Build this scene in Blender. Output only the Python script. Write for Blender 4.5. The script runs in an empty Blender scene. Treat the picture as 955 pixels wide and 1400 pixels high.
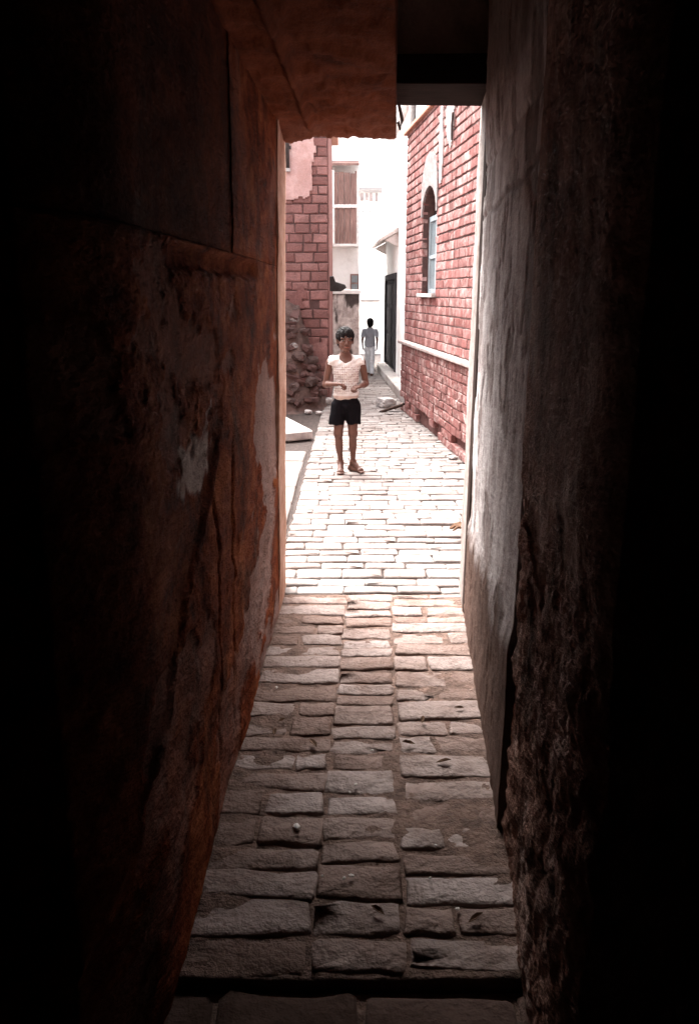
import bpy, bmesh, math, random
import numpy as np
from mathutils import Vector, Matrix, noise, Euler

R = math.radians
rnd = random.Random(7)
SC = bpy.context.scene
COL = SC.collection

# ------------------------------------------------------------------ camera
CAM_H, F_PX, CX, CY = 1.60, 1100.0, 477.5, 700.0
PITCH = math.atan((CY - 401.0) / F_PX)
cam_d = bpy.data.cameras.new('camera')
cam_d.sensor_fit = 'VERTICAL'; cam_d.sensor_height = 36.0; cam_d.lens = F_PX / 1400.0 * 36.0
cam_d.clip_start = 0.02; cam_d.clip_end = 1500
cam = bpy.data.objects.new('camera', cam_d); COL.objects.link(cam)
cam.location = (0, 0, CAM_H); cam.rotation_euler = (R(90) - PITCH, 0, 0)
SC.camera = cam

# ------------------------------------------------------------------ light
SUN_EL, SUN_AZ = R(56), R(-28)           # azimuth measured from +Y towards +X
world = bpy.data.worlds.new('World'); SC.world = world; world.use_nodes = True
wn = world.node_tree; wn.nodes.clear()
sky = wn.nodes.new('ShaderNodeTexSky'); sky.sky_type = 'NISHITA'; sky.sun_disc = False
sky.sun_elevation = SUN_EL; sky.sun_rotation = SUN_AZ
sky.air_density = 1.0; sky.dust_density = 6.0; sky.ozone_density = 1.0
hs = wn.nodes.new('ShaderNodeHueSaturation'); hs.inputs['Saturation'].default_value = 0.22
bgn = wn.nodes.new('ShaderNodeBackground'); bgn.inputs['Strength'].default_value = 0.15
wo = wn.nodes.new('ShaderNodeOutputWorld')
wn.links.new(sky.outputs[0], hs.inputs['Color']); wn.links.new(hs.outputs[0], bgn.inputs[0]); wn.links.new(bgn.outputs[0], wo.inputs[0])

sun_d = bpy.data.lights.new('sun', 'SUN'); sun_d.energy = 1.5; sun_d.angle = R(55); sun_d.color = (1.0, 0.95, 0.90)
sun = bpy.data.objects.new('sun', sun_d); COL.objects.link(sun)
to_sun = Vector((math.cos(SUN_EL) * math.sin(SUN_AZ), math.cos(SUN_EL) * math.cos(SUN_AZ), math.sin(SUN_EL)))
sun.rotation_euler = to_sun.to_track_quat('Z', 'Y').to_euler(); sun.location = to_sun * 40

SC.view_settings.view_transform = 'Standard'; SC.view_settings.look = 'None'
SC.view_settings.exposure = 3.05; SC.view_settings.gamma = 1.0; SC.view_settings.use_curve_mapping = False
SC.render.engine = 'CYCLES'
SC.cycles.max_bounces = 6; SC.cycles.diffuse_bounces = 5; SC.cycles.glossy_bounces = 2; SC.cycles.transmission_bounces = 1
SC.cycles.use_denoising = True

# ------------------------------------------------------------------ pixel helpers
FWD = Vector((0, math.cos(PITCH), -math.sin(PITCH))); UP = Vector((0, math.sin(PITCH), math.cos(PITCH)))
def ray(px, py): return Vector((1, 0, 0)) * ((px - CX) / F_PX) + UP * ((CY - py) / F_PX) + FWD
def G(px, py, z=0.0):
    r = ray(px, py); t = (z - CAM_H) / r.z
    return Vector((r.x * t, r.y * t, z))
def W(px, py, y):
    r = ray(px, py); t = y / r.y
    return Vector((r.x * t, y, CAM_H + r.z * t))
def project(p):
    v = Vector(p) - Vector((0, 0, CAM_H)); z = v.dot(FWD)
    if z < 0.05: return (-9999, -9999, z)
    return (CX + F_PX * v.x / z, CY - F_PX * v.dot(UP) / z, z)

# ------------------------------------------------------------------ materials
def rgb(c): return (c[0], c[1], c[2], 1.0)
class Mat:
    def __init__(s, name, rough=0.85, spec=0.25):
        s.m = bpy.data.materials.new(name); s.m.use_nodes = True
        s.nt = s.m.node_tree; s.nt.nodes.clear()
        s.out = s.N('ShaderNodeOutputMaterial'); s.b = s.N('ShaderNodeBsdfPrincipled')
        s.b.inputs['Roughness'].default_value = rough; s.b.inputs['Specular IOR Level'].default_value = spec
        s.L(s.b.outputs[0], s.out.inputs[0])
        s.tc = s.N('ShaderNodeTexCoord')
    def N(s, t): return s.nt.nodes.new(t)
    def L(s, a, b): s.nt.links.new(a, b)
    def noise(s, scale, detail=6, rough=0.6, stretch=None, dist=0.0, off=(0, 0, 0)):
        n = s.N('ShaderNodeTexNoise'); n.inputs['Scale'].default_value = scale; n.inputs['Detail'].default_value = min(detail, 4.5)
        n.inputs['Roughness'].default_value = rough; n.inputs['Distortion'].default_value = dist
        mp = s.N('ShaderNodeMapping'); mp.inputs['Scale'].default_value = stretch or (1, 1, 1); mp.inputs['Location'].default_value = off
        s.L(s.coord(), mp.inputs[0]); s.L(mp.outputs[0], n.inputs['Vector'])
        return n.outputs['Fac']
    def coord(s):
        if not hasattr(s, '_c'):
            g = s.N('ShaderNodeNewGeometry'); s._c = g.outputs['Position']; s._g = g
        return s._c
    def ramp(s, fac, stops):
        r = s.N('ShaderNodeValToRGB'); e = r.color_ramp.elements
        while len(e) < len(stops): e.new(0.5)
        for i, (p, c) in enumerate(stops):
            e[i].position = p; e[i].color = rgb(c) if hasattr(c, '__len__') else (c, c, c, 1)
        s.L(fac, r.inputs[0]); return r.outputs[0]
    def mix(s, fac, a, b, mode='MIX'):
        m = s.N('ShaderNodeMix'); m.data_type = 'RGBA'; m.blend_type = mode
        for sock, v in ((m.inputs[0], fac), (m.inputs[6], a), (m.inputs[7], b)):
            if hasattr(v, 'is_linked') or hasattr(v, 'links'): s.L(v, sock)
            elif hasattr(v, '__len__'): sock.default_value = rgb(v)
            else: sock.default_value = v
        return m.outputs[2]
    def math(s, op, a, b=0.0):
        m = s.N('ShaderNodeMath'); m.operation = op
        for i, v in enumerate((a, b)):
            if hasattr(v, 'links'): s.L(v, m.inputs[i])
            else: m.inputs[i].default_value = v
        return m.outputs[0]
    def attr(s, name):
        a = s.N('ShaderNodeAttribute'); a.attribute_name = name; return a.outputs['Fac']
    def piece(s):
        s.coord(); o = s.N('ShaderNodeObjectInfo')
        return s.math('FRACT', s.math('ADD', o.outputs['Random'], s._g.outputs['Random Per Island']))
    def color(s, c):
        if hasattr(c, 'links'): s.L(c, s.b.inputs['Base Color'])
        else: s.b.inputs['Base Color'].default_value = rgb(c)
    def bump(s, h, dist=0.01, strength=1.0):
        b = s.N('ShaderNodeBump'); b.inputs['Distance'].default_value = dist; b.inputs['Strength'].default_value = strength
        s.L(h, b.inputs['Height']); s.L(b.outputs[0], s.b.inputs['Normal'])

def plaster(name, c1, c2, c3, worn=None, scale=2.2, bump=0.012, streak=True, rough=0.9, streak_c=(0.02, 0.012, 0.009), streak_amt=0.7, spec=0.04):
    m = Mat(name, rough, spec)
    n1 = m.math('ADD', m.math('MULTIPLY', m.noise(scale, 8, 0.68, dist=0.6), 0.6), m.math('MULTIPLY', m.noise(scale * 5, 7, 0.7, stretch=(1, 0.4, 1)), 0.4))
    col = m.ramp(n1, [(0.36, c1), (0.5, c2), (0.63, c3)])
    if streak:
        n2 = m.noise(3.5, 8, 0.7, stretch=(1.2, 0.8, 0.8), dist=0.8)
        col = m.mix(m.math('MULTIPLY', m.ramp(n2, [(0.5, 0.0), (0.68, 1.0)]), streak_amt), col, streak_c)
    if worn is not None:
        wr = m.attr('wear')
        wcol = m.ramp(m.noise(9, 6, 0.7), [(0.3, tuple(v * 0.6 for v in worn)), (0.7, worn)])
        wcol = m.mix(m.math('MINIMUM', m.math('MAXIMUM', m.math('SUBTRACT', wr, 1.0), 0.0), 1.0), wcol, (0.50, 0.45, 0.42))
        col = m.mix(m.math('MINIMUM', wr, 1.0), col, wcol)
    fine = m.noise(60, 4, 0.7)
    col = m.mix(0.35, col, m.ramp(fine, [(0.3, 0.35), (0.7, 0.75)]), 'OVERLAY')
    m.color(col)
    h = m.math('ADD', m.math('MULTIPLY', m.noise(16, 8, 0.7, stretch=(1, 0.4, 1)), 0.8), m.math('MULTIPLY', m.noise(85, 3, 0.6, stretch=(1, 0.5, 1)), 0.22))
    m.bump(h, bump)
    return m.m

def brick_mat(name, cols, dirt, bump=0.006, white=0.0, white_scale=3.0, streak=0.0, rough=0.9, spec=0.08, bscale=35):
    m = Mat(name, rough, spec)
    n = len(cols)
    col = m.ramp(m.piece(), [(i / (n - 1) * 0.98 + 0.01, c) for i, c in enumerate(cols)])
    col = m.mix(m.ramp(m.noise(2.6, 8, 0.7, dist=0.7), [(0.46, 0.0), (0.7, 0.85)]), col, dirt)
    if white > 0:
        col = m.mix(m.math('MULTIPLY', m.ramp(m.noise(white_scale, 9, 0.75, dist=1.0, off=(3, 1, 7)), [(0.5, 0.0), (0.66, 1.0)]), white), col, (0.62, 0.50, 0.47))
    if streak > 0:
        col = m.mix(m.math('MULTIPLY', m.ramp(m.noise(3.0, 6, 0.6, stretch=(2.5, 2.5, 0.4), off=(9, 4, 2)), [(0.52, 0.0), (0.66, 1.0)]), streak), col, (0.05, 0.03, 0.028))
    col = m.mix(0.4, col, m.ramp(m.noise(45, 5, 0.75), [(0.3, 0.3), (0.7, 0.75)]), 'OVERLAY')
    m.color(col)
    m.bump(m.math('ADD', m.noise(bscale, 6, 0.62), m.math('MULTIPLY', m.noise(bscale * 5, 3, 0.6), 0.12)), bump)
    return m.m

def plain(name, c, rough=0.7, var=0.25, scale=20, bump=0.0, spec=0.25, metal=0.0):
    m = Mat(name, rough, spec); m.b.inputs['Metallic'].default_value = metal
    lo = tuple(v * (1 - var) for v in c); hi = tuple(min(1, v * (1 + var)) for v in c)
    m.color(m.ramp(m.noise(scale, 6, 0.65), [(0.3, lo), (0.7, hi)]))
    if bump: m.bump(m.noise(scale * 2.5, 6, 0.7), bump)
    return m.m

def wood(name, c, dark, axis=2, scale=9, rough=0.85, bump=0.004, spec=0.04):
    m = Mat(name, rough, spec)
    st = [7, 7, 7]; st[axis] = 0.5
    n = m.noise(scale, 6, 0.6, stretch=tuple(st), dist=0.4)
    col = m.ramp(n, [(0.3, dark), (0.55, c), (0.75, tuple(min(1, v * 1.35) for v in c))])
    col = m.mix(0.5, col, m.ramp(m.noise(3, 5, 0.6), [(0.3, 0.3), (0.7, 0.7)]), 'OVERLAY')
    m.color(col); m.bump(n, bump); return m.m

M = {}
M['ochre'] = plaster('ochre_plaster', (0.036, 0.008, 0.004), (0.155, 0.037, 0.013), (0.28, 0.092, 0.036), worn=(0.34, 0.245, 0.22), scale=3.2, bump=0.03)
M['ochre_slab'] = plaster('ochre_slab_plaster', (0.075, 0.017, 0.0065), (0.125, 0.031, 0.012), (0.165, 0.046, 0.020), worn=(0.20, 0.09, 0.062), scale=3.0, bump=0.01, streak_amt=0.35)
M['ochre_shaded'] = plaster('shaded_ochre_plaster', (0.018, 0.006, 0.004), (0.065, 0.016, 0.007), (0.13, 0.036, 0.014), worn=(0.16, 0.10, 0.085), scale=2.4, bump=0.02)  # darker copy of the ochre: shade of the upper passage put into its colour
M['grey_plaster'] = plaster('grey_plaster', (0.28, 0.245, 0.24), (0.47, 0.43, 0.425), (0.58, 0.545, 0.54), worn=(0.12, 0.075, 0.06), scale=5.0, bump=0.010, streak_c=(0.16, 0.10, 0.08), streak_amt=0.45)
M['brown_plaster'] = plaster('brown_plaster', (0.09, 0.046, 0.034), (0.23, 0.128, 0.098), (0.36, 0.24, 0.20), worn=(0.42, 0.31, 0.27), scale=3.0, bump=0.03)
M['reveal'] = plaster('limewashed_reveal', (0.15, 0.12, 0.11), (0.25, 0.215, 0.20), (0.34, 0.30, 0.285), scale=5, bump=0.006, streak_amt=0.3, streak_c=(0.25, 0.15, 0.11))
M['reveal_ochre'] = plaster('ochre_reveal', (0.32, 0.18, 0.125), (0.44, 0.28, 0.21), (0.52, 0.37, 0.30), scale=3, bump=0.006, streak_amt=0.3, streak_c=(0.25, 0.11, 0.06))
M['facade'] = plaster('facade_plaster', (0.40, 0.30, 0.26), (0.50, 0.40, 0.35), (0.58, 0.48, 0.43), bump=0.01, streak_amt=0.3)
M['white_wall'] = plaster('whitewash', (0.76, 0.75, 0.74), (0.84, 0.83, 0.82), (0.87, 0.86, 0.85), bump=0.006, streak_amt=0.18, streak_c=(0.35, 0.30, 0.28))
M['stained'] = plaster('stained_plaster', (0.36, 0.29, 0.27), (0.60, 0.52, 0.49), (0.68, 0.60, 0.57), worn=(0.09, 0.07, 0.065), scale=4, bump=0.01, streak_c=(0.15, 0.11, 0.10), streak_amt=0.6)
M['pink_plaster'] = plaster('faded_red_plaster', (0.34, 0.20, 0.18), (0.42, 0.26, 0.24), (0.50, 0.34, 0.315), scale=2.0, bump=0.006, streak_amt=0.3, streak_c=(0.30, 0.16, 0.13))
M['brick_left'] = brick_mat('old_red_brick', [(0.17, 0.080, 0.072), (0.225, 0.108, 0.098), (0.29, 0.15, 0.136), (0.195, 0.10, 0.09)], (0.15, 0.078, 0.07), bump=0.012)
M['brick_right'] = brick_mat('red_brick', [(0.155, 0.060, 0.054), (0.205, 0.082, 0.075), (0.24, 0.105, 0.097), (0.30, 0.155, 0.146), (0.18, 0.076, 0.07)], (0.14, 0.066, 0.060), white=0.35, white_scale=4.5)
M['brick_low'] = brick_mat('red_limewashed_brick', [(0.16, 0.066, 0.060), (0.205, 0.085, 0.078), (0.18, 0.075, 0.069)], (0.14, 0.078, 0.073), bump=0.014, white=0.5, white_scale=6.0, streak=0.4)
M['mortar'] = plain('mortar', (0.085, 0.047, 0.043), 0.95, 0.3, 12, 0.01)
M['mortar_low'] = plain('painted_mortar', (0.12, 0.056, 0.051), 0.95, 0.3, 12, 0.012)
M['paver'] = brick_mat('pale_paver', [(0.17, 0.143, 0.133), (0.205, 0.18, 0.17), (0.25, 0.225, 0.215), (0.19, 0.165, 0.155)], (0.135, 0.105, 0.094), bump=0.008, bscale=14)
M['paver_in'] = brick_mat('worn_paver', [(0.125, 0.078, 0.062), (0.175, 0.121, 0.103), (0.25, 0.20, 0.184), (0.14, 0.09, 0.073)], (0.082, 0.042, 0.029), bump=0.024, bscale=13, rough=0.7, spec=0.10)
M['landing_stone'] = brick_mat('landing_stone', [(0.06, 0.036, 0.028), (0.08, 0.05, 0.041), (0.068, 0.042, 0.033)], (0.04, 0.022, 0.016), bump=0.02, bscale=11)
M['joint'] = plain('joint_dirt', (0.05, 0.037, 0.033), 0.98, 0.45, 25, 0.01)
M['joint_in'] = plain('packed_dirt', (0.118, 0.074, 0.058), 0.98, 0.5, 14, 0.02)
M['ground'] = plain('bare_ground', (0.26, 0.20, 0.17), 0.98, 0.3, 4, 0.02)
M['earth'] = plain('earth', (0.115, 0.074, 0.064), 0.98, 0.4, 6, 0.04)
M['stone'] = brick_mat('rubble', [(0.07, 0.045, 0.04), (0.095, 0.066, 0.060), (0.08, 0.05, 0.044), (0.12, 0.085, 0.078)], (0.06, 0.036, 0.032), bump=0.02)
M['stained_trim'] = plain('stained_trim', (0.33, 0.26, 0.245), 0.9, 0.3, 5, 0.01)
M['hood_stone'] = plain('hood_stone', (0.23, 0.19, 0.185), 0.9, 0.3, 9, 0.012)
M['lime'] = plain('lime_stain', (0.40, 0.34, 0.33), 0.9, 0.2, 9, 0.006)
M['white_stone'] = plain('pale_stone', (0.40, 0.365, 0.35), 0.9, 0.3, 9, 0.008)
M['grey_stone'] = plain('grey_stone', (0.24, 0.215, 0.205), 0.9, 0.25, 9, 0.01)
M['dark_wood'] = wood('dark_wood', (0.022, 0.0135, 0.011), (0.010, 0.006, 0.005), axis=0)
M['dark_post'] = wood('dark_post', (0.05, 0.032, 0.027), (0.03, 0.02, 0.016), axis=2)
M['shutter_wood'] = wood('weathered_boards', (0.27, 0.17, 0.15), (0.17, 0.10, 0.088), axis=2, scale=6)
M['door_wood'] = wood('charcoal_door', (0.06, 0.058, 0.062), (0.03, 0.028, 0.03), axis=2)
M['win_wood'] = wood('blue_grey_wood', (0.36, 0.40, 0.42), (0.20, 0.23, 0.25), axis=2)
M['white_paint'] = plain('white_paint', (0.74, 0.70, 0.68), 0.6, 0.12, 10)
M['iron'] = plain('dark_iron', (0.05, 0.04, 0.038), 0.6, 0.4, 40, 0.003, metal=0.3)
M['tarp'] = plain('dark_tarp', (0.03, 0.025, 0.024), 0.7, 0.4, 15)
M['glass'] = plain('dusty_glass', (0.20, 0.235, 0.25), 0.25, 0.25, 8, spec=0.5)
M['terracotta'] = plain('terracotta', (0.42, 0.21, 0.15), 0.9, 0.2, 14, 0.006)
M['leaf'] = plain('dry_leaf', (0.11, 0.06, 0.035), 0.9, 0.4, 60)
M['chip'] = plain('pale_chip', (0.62, 0.58, 0.55), 0.9, 0.15, 60)
M['skin'] = plain('skin', (0.100, 0.046, 0.033), 0.6, 0.10, 25, 0.0, spec=0.35)
M['hair'] = plain('black_hair', (0.008, 0.0065, 0.0065), 0.6, 0.3, 90, 0.004, spec=0.06)
M['lip'] = plain('lip', (0.20, 0.075, 0.055), 0.5, 0.1, 40)
M['eye'] = plain('eye_white', (0.30, 0.25, 0.23), 0.5, 0.05, 40)
M['iris'] = plain('iris', (0.012, 0.008, 0.007), 0.2, 0.1, 40, spec=0.5)
M['shorts'] = plain('black_shorts', (0.006, 0.0055, 0.007), 0.95, 0.2, 30, 0.006, spec=0.03)
M['grey_shirt'] = plain('grey_blue_shirt', (0.30, 0.31, 0.345), 0.85, 0.12, 14, 0.01)
M['trousers'] = plain('pale_blue_trousers', (0.74, 0.77, 0.81), 0.85, 0.12, 9, 0.012)

def knit_mat():
    m = Mat('white_knit', 0.9)
    co = m.tc.outputs['Object']; sp = m.N('ShaderNodeSeparateXYZ'); m.L(co, sp.inputs[0])
    z = sp.outputs['Z']; x = sp.outputs['X']
    base = m.ramp(m.noise(18, 5, 0.6), [(0.3, (0.52, 0.51, 0.505)), (0.7, (0.66, 0.65, 0.645))])
    def lines(v, pitch, w, jit):
        f = m.math('FRACT', m.math('ADD', m.math('DIVIDE', v, pitch), m.math('MULTIPLY', m.noise(jit, 3, 0.5), 0.35)))
        return m.math('LESS_THAN', f, w)
    hz = lines(z, 0.021, 0.36, 30); vt = lines(x, 0.019, 0.28, 22)
    dash = m.math('GREATER_THAN', m.noise(60, 2, 0.5), 0.46)
    grid = m.math('MINIMUM', m.math('ADD', m.math('MULTIPLY', hz, dash), m.math('MULTIPLY', vt, 0.75)), 1.0)
    inz = m.math('MULTIPLY', m.math('LESS_THAN', z, 0.985), m.math('GREATER_THAN', z, 0.735))
    col = m.mix(m.math('MULTIPLY', m.math('MULTIPLY', grid, inz), 0.62), base, (0.17, 0.085, 0.065))
    band = m.math('LESS_THAN', z, 0.712)
    col = m.mix(m.math('MULTIPLY', band, 0.7), col, (0.36, 0.25, 0.20))
    m.color(col); m.bump(m.noise(160, 3, 0.6), 0.004)
    return m.m
M['knit'] = knit_mat()

# ------------------------------------------------------------------ object helpers
def tag(o, label=None, cat=None, group=None, kind=None):
    if label: o['label'] = label
    if cat: o['category'] = cat
    if group: o['group'] = group
    if kind: o['kind'] = kind
    return o
def empty(name, loc=(0, 0, 0), rz=0.0):
    o = bpy.data.objects.new(name, None); COL.objects.link(o); o.location = loc; o.rotation_euler = (0, 0, rz)
    o.empty_display_size = 0.1
    return o
def link(name, me, mat=None, parent=None, loc=None, rot=None, smooth=False):
    if mat is not None and not me.materials: me.materials.append(M[mat])
    if smooth: me.polygons.foreach_set('use_smooth', [True] * len(me.polygons))
    o = bpy.data.objects.new(name, me); COL.objects.link(o)
    if parent: o.parent = parent
    if loc is not None: o.location = loc
    if rot is not None: o.rotation_euler = rot
    return o
def pyd(name, v, f):
    me = bpy.data.meshes.new(name); me.from_pydata([tuple(p) for p in v], [], f); me.update(); return me

class MB:
    """collects boxes / prisms into one mesh"""
    def __init__(s): s.bm = bmesh.new()
    def box(s, a, b, bev=0.0, jit=0.0, rot=None):
        c = [(a[i] + b[i]) / 2 for i in range(3)]; d = [abs(b[i] - a[i]) for i in range(3)]
        t = bmesh.new(); bmesh.ops.create_cube(t, size=1.0)
        for v in t.verts:
            v.co = Vector((v.co.x * d[0], v.co.y * d[1], v.co.z * d[2]))
        if bev: bmesh.ops.bevel(t, geom=t.edges[:] , offset=bev, segments=1, affect='EDGES')
        for v in t.verts:
            if jit: v.co += Vector((rnd.uniform(-jit, jit), rnd.uniform(-jit, jit), rnd.uniform(-jit, jit)))
            if rot: v.co.rotate(rot)
            v.co += Vector(c)
        s._merge(t); return s
    def _merge(s, t):
        me = bpy.data.meshes.new('tmp'); t.to_mesh(me); t.free(); s.bm.from_mesh(me); bpy.data.meshes.remove(me)
    def prism(s, pts, vec, bev=0.0):
        t = bmesh.new(); vs = [t.verts.new(p) for p in pts]; f = t.faces.new(vs)
        r = bmesh.ops.extrude_face_region(t, geom=[f])
        for v in [e for e in r['geom'] if isinstance(e, bmesh.types.BMVert)]: v.co += Vector(vec)
        bmesh.ops.recalc_face_normals(t, faces=t.faces[:])
        if bev: bmesh.ops.bevel(t, geom=t.edges[:], offset=bev, segments=1, affect='EDGES')
        s._merge(t); return s
    def tube(s, pts, rad, n=8):
        pts = [Vector(p) for p in pts]; rings = []
        for i, p in enumerate(pts):
            d = (pts[min(i + 1, len(pts) - 1)] - pts[max(i - 1, 0)]).normalized()
            a = d.orthogonal().normalized(); b = d.cross(a)
            rr = rad[i] if hasattr(rad, '__len__') else rad
            rings.append([s.bm.verts.new(p + (a * math.cos(k * 2 * math.pi / n) + b * math.sin(k * 2 * math.pi / n)) * rr) for k in range(n)])
        for i in range(len(rings) - 1):
            for k in range(n): s.bm.faces.new((rings[i][k], rings[i][(k + 1) % n], rings[i + 1][(k + 1) % n], rings[i + 1][k]))
        s.bm.faces.new(rings[0][::-1]); s.bm.faces.new(rings[-1]); return s
    def build(s, name, mat, parent=None, loc=None, rot=None, smooth=False):
        bmesh.ops.recalc_face_normals(s.bm, faces=s.bm.faces[:])
        me = bpy.data.meshes.new(name); s.bm.to_mesh(me); s.bm.free()
        return link(name, me, mat, parent, loc, rot, smooth)

def fbm(p, oct=5, h=0.9): return noise.fractal(Vector(p), h, 2.1, oct, noise_basis='PERLIN_ORIGINAL')

def slab_grid(name, front, back, nu, nv, disp, mat, parent=None, wear=None, smooth=True):
    """closed slab: front(u,v) displaced along its normal by disp(u,v,p), back(u,v) is a plain sheet"""
    V = []; Wt = []
    e = 1e-3
    for j in range(nv + 1):
        for i in range(nu + 1):
            u, v = i / nu, j / nv
            p = Vector(front(u, v)); du = Vector(front(min(u + e, 1), v)) - Vector(front(max(u - e, 0), v)); dv = Vector(front(u, min(v + e, 1))) - Vector(front(u, max(v - e, 0)))
            n = du.cross(dv).normalized()
            V.append(p + n * disp(u, v, p)); Wt.append(wear(u, v, p) if wear else 0.0)
    nf = len(V)
    id_ = lambda i, j: j * (nu + 1) + i
    Fc = [(id_(i, j), id_(i + 1, j), id_(i + 1, j + 1), id_(i, j + 1)) for j in range(nv) for i in range(nu)]
    loop = [id_(i, 0) for i in range(nu + 1)] + [id_(nu, j) for j in range(1, nv + 1)] + [id_(i, nv) for i in range(nu - 1, -1, -1)] + [id_(0, j) for j in range(nv - 1, 0, -1)]
    for k in loop:
        i, j = k % (nu + 1), k // (nu + 1)
        V.append(Vector(back(i / nu, j / nv))); Wt.append(0)
    n = len(loop)
    for a in range(n):
        b = (a + 1) % n
        Fc.append((loop[a], nf + a, nf + b, loop[b]))
    Fc.append(tuple(nf + a for a in range(n)))
    me = pyd(name, V, Fc)
    at = me.attributes.new('wear', 'FLOAT', 'POINT'); at.data.foreach_set('value', Wt)
    sm = [smooth] * (nu * nv) + [False] * (n + 1); me.polygons.foreach_set('use_smooth', sm)
    return link(name, me, mat, parent)

def sstep(a, b, x):
    t = min(1, max(0, (x - a) / (b - a))); return t * t * (3 - 2 * t)

# brick/paver unit meshes: x length, y depth (front at -y for wall bricks), z height -- unit cubes, chamfered and jittered
def chamfer_cell(sx, sy, sz, bev, jit, r, face='top'):
    """verts, faces of a worn brick: a rounded, uneven outline with a chamfered face; the worn face is +z ('top') or -y ('front'), the body behind it"""
    hx, hz = sx / 2, (sz if face == 'front' else sy) / 2
    dep = sy if face == 'front' else sz
    q = lambda k=1.0: r.uniform(-jit, jit) * k
    wx, wy = r.uniform(-1, 1), r.uniform(-1, 1)
    if face == 'front': out = [(-1, -1), (1, -1), (1, 1), (-1, 1)]
    else:
        c = min(0.9 * bev / hx, 0.3); e = min(0.9 * bev / hz, 0.4)
        out = [(-1 + c, -1), (-.33, -1), (.33, -1), (1 - c, -1), (1, -1 + e), (1, 1 - e), (1 - c, 1), (.33, 1), (-.33, 1), (-1 + c, 1), (-1, 1 - e), (-1, -1 + e)]
    n = len(out)
    jo = [(q(), q()) for _ in out]
    ring = lambda o, d, k: [(x * (hx - o) + a, y * (hz - o) + b, d + q(k)) for (x, y), (a, b) in zip(out, jo)]
    v = ring(0, -dep, 0) + ring(0, -bev * 0.8, 0.5) + ring(bev * 0.45, -bev * 0.22, 0.15) + ring(bev * 1.15, 0.0, 0.2) + [(q(2), q(), 0.0015 + q(0.4))] if face == 'top' else ring(0, -dep, 0) + ring(0, -bev, 0.5) + ring(bev, 0.0, 0.5) + [(q(4), q(2), 0.002 + q(0.5))]
    nr = (len(v) - 1) // n
    f = []
    for a in range(n):
        b = (a + 1) % n
        for k in range(nr - 1): f.append((k * n + a, k * n + b, (k + 1) * n + b, (k + 1) * n + a))
        f.append(((nr - 1) * n + a, (nr - 1) * n + b, nr * n))
    f.append(tuple(range(n))[::-1])
    if face == 'front': v = [(p[0], -p[2], p[1]) for p in v]
    return v, f

def pieces(name, parent, cells, mat, face, bev, jit, seed, limit=300, score=None, stuff_name=None):
    """cells: (x, y, z, sx, sy, sz, rz, tilt) centres of the worn face in the parent's frame. The best-scored `limit` become parts, the rest one stuff mesh"""
    r = random.Random(seed)
    sizes = {}
    order = sorted(range(len(cells)), key=lambda i: score(cells[i]) if score else i)
    single = set(order[:limit])
    SV, SF = [], []
    for i, (x, y, z, sx, sy, sz, rz, tilt) in enumerate(cells):
        if i in single:
            key = (round(sx / 0.02), round(sy / 0.02), round(sz / 0.02), r.randrange(5))
            if key not in sizes:
                v, f = chamfer_cell(key[0] * .02, key[1] * .02, key[2] * .02, bev, jit, r, face)
                sizes[key] = pyd(name, v, f); sizes[key].materials.append(M[mat])
                if face == 'top': sizes[key].polygons.foreach_set('use_smooth', [True] * len(f))
            o = bpy.data.objects.new(name, sizes[key]); COL.objects.link(o); o.parent = parent
            o.location = (x, y, z); o.scale = (sx / (key[0] * .02), sy / (key[1] * .02), sz / (key[2] * .02)); o.rotation_euler = (tilt[0], tilt[1], rz)
        else:
            v, f = chamfer_cell(sx, sy, sz, bev, jit, r, face)
            mt = Matrix.Translation((x, y, z)) @ Euler((tilt[0], tilt[1], rz)).to_matrix().to_4x4()
            b = len(SV); SV += [mt @ Vector(p) for p in v]; SF += [tuple(b + k for k in q) for q in f]
    if SV:
        tag(link(stuff_name or name, pyd(name, SV, SF), mat, parent), kind='stuff')

# ================================================================== GROUND
gb = MB(); gb.bm.faces.new([gb.bm.verts.new(p) for p in ((-250, -120, -0.16), (250, -120, -0.16), (250, 400, -0.16), (-250, 400, -0.16))])
tag(gb.build('ground', 'ground'), kind='structure')

EXIT = 4.16
xl = lambda d: -0.42 + 0.0245 * (d - 1.58) - 0.55 * max(0, 1.60 - d) ** 2          # foot of the passage's left wall, inner end splayed out of the light to darken it
xr_pil = lambda d: 0.47 + 0.075 * (d - 2.15)
xr_near = lambda d: 0.466 + 0.088 * (d - 2.15) + 0.55 * max(0, 1.38 - d) ** 2  # near end curved away from the exit so it falls into shade

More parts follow.
